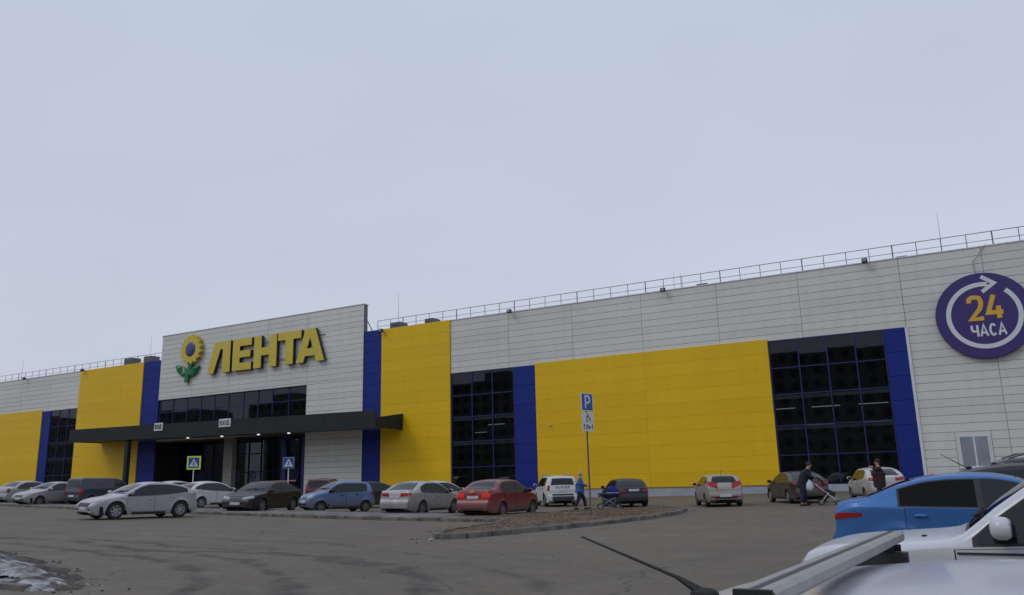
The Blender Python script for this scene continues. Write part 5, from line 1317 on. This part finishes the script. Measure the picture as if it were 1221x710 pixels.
for sd_ in (-1, 1):
    yk = .645 if sd_ > 0 else -.50; h = surf(BX, yk); z0 = h.z if sd_ > 0 else 1.30; FX = BX; BX = FX+(.012 if sd_ > 0 else -.045)
    bm = box(bmesh.new(), BX-.09, BX+.06, yk-.03, yk+.03, z0-.03, z0+.034); bmesh.ops.bevel(bm, geom=bm.edges[:], offset=.008, segments=2)
    obj('foot', bm, M['trim'], bar, True)
    bm = bmesh.new(); v = [bm.verts.new(p) for p in ((BX-.03, yk-.02, z0+.03), (BX+.03, yk-.02, z0+.03), (BX+.03, yk+.02, z0+.03), (BX-.03, yk+.02, z0+.03), (BX-.026, yk-.02, 1.3625), (BX+.026, yk-.02, 1.3625), (BX+.026, yk+.02, 1.3625), (BX-.026, yk+.02, 1.3625))]
    for f in ((0, 3, 2, 1), (4, 5, 6, 7), (0, 1, 5, 4), (1, 2, 6, 5), (2, 3, 7, 6), (3, 0, 4, 7)): bm.faces.new([v[i] for i in f])
    tube(bm, (BX-.045, yk, z0+.045), (BX+.045, yk, z0+.045), .009, 8)
    obj('bracket', bm, M['black'], bar); BX = FX

# ------------------------------------------------------------------ signs
ps = empty('parking_sign_post', (-12.5, 27.6, gh(-12.5, 27.6)+.12), label='grey post with blue P sign and two white plates on the island tip', cat='sign')
ps.rotation_euler = (radians(-1.5), radians(-.8), 0); ps.scale = (.87, .87, .87)
obj('pole', tube(bmesh.new(), (0, 0, 0), (0, 0, 5.03), .038, 10), mat('weathered_post', (.10, .095, .08), .6, noise=(6, .2)), ps)
def plate(name, w, h, z, m, ang, border=None):
    o = obj(name, box(bmesh.new(), -w/2, w/2, -.02, 0, 0, h), M[m], ps); o.location = (0.0, 0, z); o.rotation_euler = (0, 0, ang)
    o.location = (.06*sin(ang), -.06*cos(ang), z+.18); return o
ang = radians(80)-radians(8)
p = plate('sign_plate', .72, .76, 4.12, 'white', ang)
obj('blue_field', box(bmesh.new(), -.325, .325, -.024, -.0205, .035, .725), M['roadblue'], p)
obj('lettering', text(bmesh.new(), 'P', -.17, .12, .36, .54, 0, .085, -.03, -.025), M['white'], p)
p2 = plate('sign_plate', .70, .38, 3.68, 'sheet', ang)
bm = bmesh.new(); stroke(bm, [(-.02, .31), (-.02, .18), (.1, .18), (.15, .07), (.2, .08)], .032, -.026, -.021); stroke(bm, arc(-.0, .13, .1, .095, 120, 350, 14), .028, -.026, -.021)
stroke(bm, [(-.02, .24), (.07, .24)], .028, -.026, -.021); tube(bm, (-.02, -.026, .335), (-.02, -.021, .335), .028, 10)
obj('wheelchair_symbol', bm, M['black'], p2)
p3 = plate('sign_plate', .70, .38, 3.27, 'sheet', ang)
bm = bmesh.new(); text(bm, '20м', -.15, .1, .085, .18, .02, .026, -.026, -.021)
for x in (-.25, .26): stroke(bm, [(x, .08), (x, .26)], .03, -.026, -.021); poly(bm, [[(x-.05, .22), (x+.05, .22), (x, .31)]], -.027, -.0215, 0, 0)
obj('arrows_and_text', bm, M['black'], p3)
bm = bmesh.new()
for z in (4.48, 4.88, 4.03, 3.63): box(bm, -.05, .05, -.05, .05, z, z+.03)
obj('clamp', bm, M['steel'], ps)

def crossing(name, x, y, zb_, w, ang, label, yellow):
    g0 = gh(x, y); s = empty(name, (x, y, g0), ang, label, 'sign', 'pedestrian crossing signs')
    obj('pole', tube(bmesh.new(), (0, 0, 0), (0, 0, zb_-g0+w*.9), .035, 8), M['sheet'], s)
    z = zb_-g0; e_ = .11*w if yellow else .0
    pl = obj('sign_plate', box(bmesh.new(), -w/2, w/2, -.06, -.04, z, z+w), M['roadyellow' if yellow else 'white'], s)
    k = w-2*e_-(.0 if yellow else .03); 
    obj('blue_field', box(bmesh.new(), -k/2, k/2, -.066, -.0605, z+w/2-k/2, z+w/2+k/2), M['roadblue'], pl)
    cz_ = z+w/2; t = k*.42
    obj('white_triangle', poly(bmesh.new(), [[(-t, cz_-t*.85), (t, cz_-t*.85), (0, cz_+t*.95)]], -.072, -.067, 0, 0), M['white'], pl)
    bm = bmesh.new(); q = t*.9
    stroke(bm, [(-.35*q, cz_-.75*q), (-.02*q, cz_-.2*q), (.3*q, cz_-.75*q)], .15*q, -.078, -.073); stroke(bm, [(0, cz_-.25*q), (.03*q, cz_+.3*q)], .2*q, -.078, -.073)
    stroke(bm, [(-.25*q, cz_-.05*q), (.02*q, cz_+.2*q), (.27*q, cz_-.02*q)], .1*q, -.079, -.0735); tube(bm, (.05*q, -.078, cz_+.45*q), (.05*q, -.073, cz_+.45*q), .11*q, 8)
    obj('walking_figure', bm, M['black'], pl)
crossing('crossing_sign', -43.9, 36.0, 2.72, .84, radians(40), 'square pedestrian crossing sign with bright yellow border in front of the entrance', True)
crossing('crossing_sign', -36.95, 37.3, 2.6, .66, radians(35), 'plain blue pedestrian crossing sign by the right end of the entrance', False)
tag(obj('barrier_tape', box(bmesh.new(), -61.5, -56.6, D-1.2, D-1.19, 2.0, 2.1), M['tape']), 'thin red and white barrier tape stretched at the right end of the entrance', 'tape')

# ------------------------------------------------------------------ people
def skin_obj(name, verts, edges, radii, m, parent, sub=2):
    me = bpy.data.meshes.new(name); me.from_pydata([Vector(v) for v in verts], edges, []); o = bpy.data.objects.new(name, me); link(o, parent)
    me.materials.append(m)
    sk = o.modifiers.new('skin', 'SKIN'); sk.use_smooth_shade = True
    lay = me.skin_vertices[0].data if me.skin_vertices else None
    for i, r in enumerate(radii):
        rr = r if isinstance(r, tuple) else (r, r); lay[i].radius = rr; lay[i].use_root = (i == 0)
    sb = o.modifiers.new('sub', 'SUBSURF'); sb.levels = sub; sb.render_levels = sub
    return o
def person(name, x, y, heading, label, coat, legs, hat, H=1.75, arms=((.32, .05, 1.12), (.32, -.05, 1.12)), stride=.12, lean=.0, coatlen=.75, hair=None):
    """local frame: +x is where the person faces"""
    r = empty(name, (x, y, gh(x, y)), radians(heading), label, 'person'); k = H/1.75
    S = lambda *p: (p[0]*k, p[1]*k, p[2]*k)
    dx = lean
    sh_ = [(dx*.9, .19, 1.43), (dx*.9, -.19, 1.43)]
    el = [((sh_[i][0]+arms[i][0])*.5-.07, sh_[i][1]*1.15, (sh_[i][2]+arms[i][2])*.5-.1) for i in (0, 1)]
    ft = [(stride, .1, .08), (-stride, -.1, .08)]; kn = [(stride*.7+.03, .1, .5), (-stride*.3+.03, -.1, .5)]
    # body: one continuous figure
    V = [S(0, 0, .95), S(dx*.5, 0, 1.2), S(dx, 0, 1.42), S(dx*1.15, 0, 1.53), S(dx*1.3+.01, 0, 1.62), S(dx*1.3+.012, 0, 1.70)]
    E_ = [(0, 1), (1, 2), (2, 3), (3, 4), (4, 5)]; Rr = [(.13, .1), (.13, .1), (.12, .09), .05, .088, .07]
    for i, sd_ in enumerate((1, -1)):
        b = len(V); V += [S(*sh_[i]), S(*el[i]), S(*arms[i]), S(arms[i][0]+.08, arms[i][1], arms[i][2]-.01)]; E_ += [(2, b), (b, b+1), (b+1, b+2), (b+2, b+3)]; Rr += [.055, .042, .032, .036]
        b = len(V); V += [S(0, sd_*.1, .88), S(*kn[i]), S(*ft[i]), S(ft[i][0]+.14, ft[i][1], .045)]; E_ += [(0, b), (b, b+1), (b+1, b+2), (b+2, b+3)]; Rr += [.085, .06, .045, .04]
    skin_obj('body', V, E_, [(q[0]*k, q[1]*k) if isinstance(q, tuple) else q*k for q in Rr], M['skin'], r)
    # coat with sleeves
    V = [S(0, 0, 1.0), S(dx*.5, 0, 1.2), S(dx*.95, 0, 1.40), S(dx, 0, 1.47), S(0, 0, coatlen+.02)]; E_ = [(0, 1), (1, 2), (2, 3), (0, 4)]; Rr = [(.25, .2), (.25, .2), (.22, .17), .1, (.25, .21)]
    for i in (0, 1):
        b = len(V); V += [S(*sh_[i]), S(*el[i]), S(*[el[i][j]*.12+arms[i][j]*.88 for j in range(3)])]; E_ += [(2, b), (b, b+1), (b+1, b+2)]; Rr += [.115, .092, .07]
    skin_obj('jacket', V, E_, [(q[0]*k, q[1]*k) if isinstance(q, tuple) else q*k for q in Rr], coat, r)
    V = [S(0, 0, .95)]; E_ = []; Rr = [(.15, .12)]
    for i, sd_ in enumerate((1, -1)):
        b = len(V); V += [S(0, sd_*.095, .85), S(*kn[i]), S(ft[i][0], ft[i][1], .12)]; E_ += [(0, b), (b, b+1), (b+1, b+2)]; Rr += [.125, .098, .078]
    skin_obj('trousers', V, E_, [(q[0]*k, q[1]*k) if isinstance(q, tuple) else q*k for q in Rr], legs, r)
    for i in (0, 1):
        bm = bmesh.new(); blob(bm, ((ft[i][0]+.06)*k, ft[i][1]*k, .05), (.14, .05, .05), 2.6, 8); obj('shoe', bm, M['black'], r, True)
    hx, hz = (dx*1.3+.01)*k, 1.66*k
    bm = bmesh.new(); blob(bm, (hx-.012, 0, hz+.045), (.108, .098, .095), 2.2, 10)
    for v in list(bm.verts):
        if v.co.x > hx+.03 and v.co.z < hz+.05: v.co.x = hx+.03
    obj('hat' if hat is not None else 'hair', bm, hat or hair, r, True)
    bm = bmesh.new(); blob(bm, (hx+.1, 0, hz-.02), (.02, .013, .02), 2, 6); obj('nose', bm, M['skin'], r, True)
    bm = bmesh.new()
    for s_ in (-1, 1): blob(bm, (hx+.088, s_*.035, hz+.012), (.008, .012, .007), 2, 5)
    blob(bm, (hx+.088, 0, hz-.062), (.008, .025, .006), 2, 5); obj('eyes_and_mouth', bm, M['black'], r, True)
    for i in (0, 1):    # hands: palm, four fingers, thumb, closed round a handle
        px, py, pz = [q*k for q in arms[i]]; px += .06*k; sgn = 1 if i == 0 else -1
        bm = bmesh.new(); blob(bm, (px, py, pz), (.045, .04, .018), 2.6, 6)
        for f, (oy, ln) in enumerate(((-.028, .052), (-.01, .06), (.01, .056), (.027, .045))):
            a = Vector((px+.035, py+oy*sgn, pz+.005)); b = a+Vector((ln*.6, 0, -.004)); c_ = b+Vector((.004, 0, -ln*.5)); tube(bm, a, b, .009, 6, .008); tube(bm, b, c_, .008, 6, .007)
        tube(bm, (px, py-.035*sgn, pz), (px+.04, py-.05*sgn, pz-.02), .01, 6, .008)
        obj('hand', bm, M['skin'], r, True)
    return r
beanie = mat('pale_hat', (.35, .34, .36), .8); hairb = mat('dark_hair', (.02, .015, .012), .7)
person('person', -17.0, 36.35, 25, 'woman in a light blue jacket and dark trousers walking with the blue pram', M['jblue'], M['jeans'], beanie, 1.72, arms=((.42, .12, 1.1), (.42, -.12, 1.1)), stride=.26, lean=.05)
person('person', -6.95, 37.45, 20, 'man in black coat and jeans leaning over the red stroller, bag in hand', M['jblack'], M['jeans'], None, 1.8, arms=((.45, .12, 1.1), (.45, -.12, 1.12)), stride=.08, lean=.24, coatlen=.72, hair=hairb).scale = (1.15, 1.18, 1.0)
person('person', -3.77, 36.7, 190, 'person in a long dark brown coat, hands raised, by the muddy white hatchback', M['jbrown'], M['jblack'], None, 1.78, arms=((.22, .06, 1.5), (.2, -.06, 1.48)), stride=.05, coatlen=.62, hair=hairb)

# pram
def small_wheel(parent, x, y, r, w=.03, m='rubber'):
    bm = bmesh.new(); lathe(bm, [(r*.8, -w/2), (r, -w/2), (r, w/2), (r*.8, w/2), (r*.8, -w/2)], 20)
    o = obj('wheel', bm, M['rubber'], parent); o.location = (x, y, r)
    bm = bmesh.new()
    for i in range(5): a = pi*i/5; tube(bm, (-r*.85*cos(a), 0, -r*.85*sin(a)), (r*.85*cos(a), 0, r*.85*sin(a)), .006, 5)
    obj('spokes', bm, M['galv'], o)
pr = empty('pram', (-15.75, 36.95, gh(-15.7, 36.9)), radians(25), 'blue pram with a rounded hood and four spoked wheels pushed by the woman', 'pram'); pr.scale = (1.08, 1.1, .86)
for x in (-.38, .38):
    for y in (-.28, .28): small_wheel(pr, x, y, .15)
bm = bmesh.new()
for y in (-.25, .25):
    tube(bm, (-.38, y, .15), (.25, y, .62), .013, 6); tube(bm, (.38, y, .15), (-.3, y, .62), .013, 6); tube(bm, (-.3, y, .62), (-.75, y, 1.05), .013, 6)
tube(bm, (-.75, -.25, 1.05), (-.75, .25, 1.05), .016, 6)
for x in (-.38, .38): tube(bm, (x, -.28, .15), (x, .28, .15), .012, 6)
obj('chassis', bm, M['galv'], pr)
bm = bmesh.new(); n = 14; secs = []
for i in range(n+1):
    t = i/n; x = -.48+.96*t; w = .22*(1-abs(2*t-1)**4)**.5+.02; zb_ = .58+.10*abs(2*t-1)**2.5; ring = [(x, -w, .84), (x, -w*.95, (zb_+.84)/2), (x, -w*.6, zb_+.02), (x, 0, zb_), (x, w*.6, zb_+.02), (x, w*.95, (zb_+.84)/2), (x, w, .84), (x, 0, .87)]
    secs.append([bm.verts.new(p) for p in ring])
for A, B_ in zip(secs, secs[1:]):
    for i in range(8): bm.faces.new((A[i], A[(i+1) % 8], B_[(i+1) % 8], B_[i]))
bm.faces.new(secs[0]); bm.faces.new(secs[-1][::-1]); bmesh.ops.recalc_face_normals(bm, faces=bm.faces)
obj('carrycot', bm, M['pdark'], pr, True)
bm = bmesh.new(); V = []
for i in range(9):
    a = radians(5+i*115/8); row = []
    for j in range(9):
        b = pi*j/8; row.append(bm.verts.new((.1+.38*cos(a)*1.0*(.35+.65*sin(b)), .25*cos(b), .84+.38*sin(a)*(.25+.75*sin(b)))))
    V.append(row)
for A, B_ in zip(V, V[1:]):
    for j in range(8): bm.faces.new((A[j], A[j+1], B_[j+1], B_[j]))
r_ = bmesh.ops.solidify(bm, geom=bm.faces[:], thickness=.02); obj('hood', bm, M['pblue'], pr, True)
obj('hood_trim', tube(bmesh.new(), (-.1, -.24, .86), (.45, -.24, .86), .014, 6), M['sheet'], pr)
obj('shopping_basket', box(bmesh.new(), -.3, .3, -.2, .2, .22, .4), M['pdark'], pr)
# stroller
st_ = empty('stroller', (-6.15, 37.75, gh(-6.1, 37.7)), radians(15), 'reclined red and black stroller with a pale footrest pushed by the man', 'stroller')
for x in (-.12, .55):
    for y in (-.26, .26): small_wheel(st_, x, y, .11 if x > 0 else .14)
bm = bmesh.new()
for y in (-.24, .24):
    tube(bm, (-.55, y, 1.08), (.55, y, .14), .014, 6); tube(bm, (-.12, y, .14), (.2, y, .52), .014, 6); tube(bm, (.55, y, .12), (.12, y, .5), .012, 6)
tube(bm, (-.55, -.24, 1.08), (-.55, .24, 1.08), .02, 8); obj('frame', bm, M['sheet'], st_)
def slab(name, pts, w, th, m, parent):
    bm = bmesh.new(); P = [Vector((p[0], 0, p[1])) for p in pts]; R_0 = []
    for i, p in enumerate(P):
        d = (P[min(i+1, len(P)-1)]-P[max(i-1, 0)]).normalized(); n_ = Vector((-d.z, 0, d.x))
        R_0.append([bm.verts.new(p+n_*a+Vector((0, y, 0))) for a, y in ((th/2, -w), (th/2, w), (-th/2, w), (-th/2, -w))])
    for A, B_ in zip(R_0, R_0[1:]):
        for i in range(4): bm.faces.new((A[i], A[(i+1) % 4], B_[(i+1) % 4], B_[i]))
    bm.faces.new(R_0[0]); bm.faces.new(R_0[-1][::-1]); bmesh.ops.recalc_face_normals(bm, faces=bm.faces); obj(name, bm, m, parent, True)
slab('backrest', [(-.42, .98), (-.28, .8), (-.1, .6), (.02, .48)], .2, .06, M['sred'], st_)
slab('seat', [(.02, .48), (.15, .45), (.3, .44)], .2, .07, M['black'], st_)
slab('footrest', [(.3, .44), (.42, .36), (.55, .24), (.66, .16)], .17, .05, M['sgreen'], st_)
slab('hood', [(-.5, .98), (-.4, 1.12), (-.2, 1.14), (-.02, 1.0), (.08, .80)], .23, .06, M['black'], st_)
slab('muff', [(.05, .60), (.25, .55), (.45, .42)], .22, .16, M['black'], st_)
bm = bmesh.new(); blob(bm, (0, 0, 0), (.15, .1, .2), 2.4, 10)
for v in bm.verts:
    if v.co.z > .05: f = 1-(v.co.z-.05)*4.2; v.co.x *= max(.15, f); v.co.y *= max(.15, f); v.co.z *= 1.35
    v.co.x += random.uniform(-.008, .008); v.co.y += random.uniform(-.008, .008)
bg = tag(obj('carrier_bag', bm, M['bag'], smooth=True), 'white plastic carrier bag hanging from the stroller handle in the man\'s hand', 'bag'); bg.location = (-6.6, 37.3, gh(-6.6, 37.4)+.82)
